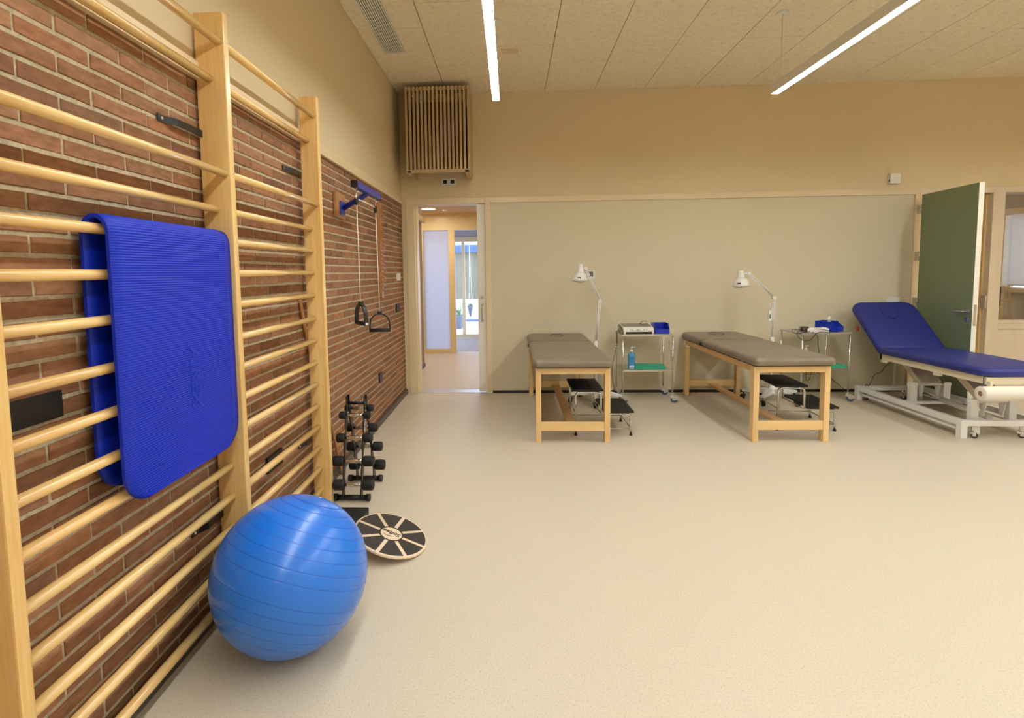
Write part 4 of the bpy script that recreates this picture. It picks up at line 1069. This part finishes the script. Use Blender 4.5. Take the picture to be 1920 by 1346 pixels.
# local: x -.33..+.30, y 0..1.3
def L(x, y): return x-3.945, y-4.37
def cbox(name, x0, x1, y0, y1, z0, z1, m, bev=.002, label=None):
    b = BM(); box(b, x0-3.945, x1-3.945, y0-4.37, y1-4.37, z0, z1, bev=bev); return obj(name, b, m, cc, label)
b = BM(); slab(b, -.320, .320, -.175, 1.02, .535, .600, (.10, .10, .012, .012), .034); obj('seat_cushion', b, blue_vinyl, cc)
ang_b = math.radians(42); mt = Matrix.Translation((0, 1.025, .538)) @ Matrix.Rotation(ang_b, 4, 'X')
b = BM(); slab(b, -.320, .320, 0, .66, 0, .065, (.012, .012, .11, .11), .034, mt); bk = obj('backrest', b, blue_vinyl, cc)
b = BM(); slab(b, -.075, .075, .41, .615, .060, .0695, .074, .006, mt, k=12); obj('face_hole_plug', b, blue_vinyl, bk)
b = BM(); tube(b, [mt @ Vector((.077*math.cos(a), .5125+.105*math.sin(a), .0668)) for a in [2*PI*i/36 for i in range(37)]], .003, 6, cap=False); obj('face_hole_seam', b, mat('dark_navy_seam', srgb(22, 22, 70), .5), bk)
b = BM(); box(b, -.27, .27, .02, .60, -.018, 0, bev=.003); b.transform(mt); obj('back_board', b, black_pl, cc)
for xa in (3.655, 4.205): cbox('top_frame_rail', xa, xa+.03, 4.23, 5.40, .475, .532, cream_met)
cbox('top_frame_end', 3.655, 4.235, 4.212, 4.245, .475, .532, cream_met)
cbox('top_frame_end', 3.655, 4.235, 5.37, 5.40, .475, .532, cream_met)
# base
for xa in (3.615, 4.225):
    for ya in (4.368, 5.655): cbox('foot_post', xa, xa+.052, ya, ya+.050, 0, .150, white_met, .002)
    cbox('base_rail', xa+.006 if xa < 4 else xa+.006, xa+.046, 4.418, 5.655, .100, .148, white_met)
    cbox('lever_rail', xa+.012, xa+.032, 4.44, 5.60, .060, .078, white_met)
for ya in (4.373, 5.66): cbox('cross_rail', 3.667, 4.225, ya, ya+.040, .100, .145, white_met)
for yy in (4.45, 5.11):
    for xa in (3.755, 4.055): cbox('upright', xa, xa+.060, yy, yy+.045, .120, .300, white_met, .002)
    cbox('cross_rail', 3.66, 4.23, yy, yy+.045, .095, .120, white_met, .002)
    b = BM(); cyl(b, (3.745-3.945, yy+.022-4.37, .280), (4.125-3.945, yy+.022-4.37, .280), .015); 
    for xq in (3.753, 4.117): cyl(b, (xq-.003-3.945, yy+.022-4.37, .28), (xq+.003-3.945, yy+.022-4.37, .28), .010)
    obj('pivot_tube', b, white_met, cc)
for yy, yt in ((5.13, 5.36), (4.47, 4.72)):
    b = BM(); xa, xb = 3.84, 4.03
    v = Vector((0, yt-yy, .465-.285)); dn = Vector((0, -v.z, v.y)).normalized()
    for (p, q, w) in (((xa), (xa+.022), .030), ((xb-.022), (xb), .030), ((xa+.022), (xb-.022), .006)):
        t0 = Vector((0, yy-4.37, .285)); t1 = Vector((0, yt-4.37, .465))
        off = dn*(.0 if w > .01 else .022)
        vs = [b.verts.new(Vector((x_-3.945, 0, 0))+pp+dn*s_*w+off) for x_ in (p, q) for pp in (t0, t1) for s_ in (-1, 1)]
        for qd in ((0,1,3,2), (4,6,7,5), (0,4,5,1), (2,3,7,6), (0,2,6,4), (1,5,7,3)): b.faces.new([vs[i] for i in qd])
    obj('lift_arm', b, cream_met, cc)
    for xq in (3.85, 4.0):
        b = BM(); prism(b, [(-.035, 0), (.035, 0), (.012, -.11), (-.012, -.11)], .006, Matrix.Translation((xq-3.945, yy-.01-4.37, .275)) @ YZ); obj('lug_plate', b, white_met, cc)
for ya in (4.70, 5.36): cbox('frame_bracket', 3.655, 3.685, ya-.035, ya+.035, .450, .476, cream_met, .004)
b = BM(); tube(b, [(.02, .15, .13), (.0, .62, .17)], .026, 12); tube(b, [(.0, .62, .17), (0, .80, .20)], .012, 10); obj('lift_motor', b, white_met, cc)
b = BM(); tube(b, [(.05, .20, .13), (.03, .70, .16)], .010, 10); obj('gas_spring', b, chrome, cc)
cbox('crossbar_bracket', 3.74, 3.79, 4.40, 4.42, .03, .10, white_met)
cbox('hand_lever', 3.725, 3.735, 5.08, 5.10, .19, .30, cream_met)
for (xq, yq, aa) in ((3.72, 4.39, -.7), (4.09, 4.39, -.7), (3.715, 5.68, -1.5), (4.09, 5.68, -1.2)):
    caster(cc, xq-3.945, yq-4.37, .10, .024, aa, chrome, tyre_dk, hw=.010)
b = BM(); obox(b, (3.700-3.945, 5.83-4.37, .735), (.014, .03, .055), bev=.005); 
b2 = obj('release_handle', b, red_pl, cc, 'red release handle'); 
b = BM(); tube(b, [(3.700-3.945, 5.83-4.37, .76), (3.72-3.945, 5.75-4.37, .775)], .004, 6); obj('lever_rod', b, steel, cc)
for xq in (3.585, 4.33):
    b = BM(); 
    box(b, max(xq, 3.66)-3.945 if xq < 4 else 4.215-3.945, (max(xq, 3.66)+.02)-3.945 if xq < 4 else 4.235-3.945, 4.185-4.37, 4.215-4.37, .43, .50, bev=.002); obj('roll_hanger', b, cream_met, cc)
pr = thing('paper_roll', 'white paper roll hung across the foot end of the blue couch', 'paper roll', (3.59, 4.185, .412))
b = BM(); lathe(b, [(.020, 0), (.054, 0), (.056, .003), (.056, .617), (.054, .62), (.020, .62)], Matrix.Rotation(PI/2, 4, 'Y'), 48); obj('paper', b, paper, pr)
b = BM(); lathe(b, [(.0195, .001), (.0165, .001), (.0165, .619), (.0195, .619)], Matrix.Rotation(PI/2, 4, 'Y'), 24); obj('cardboard_core', b, cardboard, pr)
b = BM(); cyl(b, (.004, 0, 0), (.616, 0, 0), .006, 10); obj('spindle', b, steel, pr)
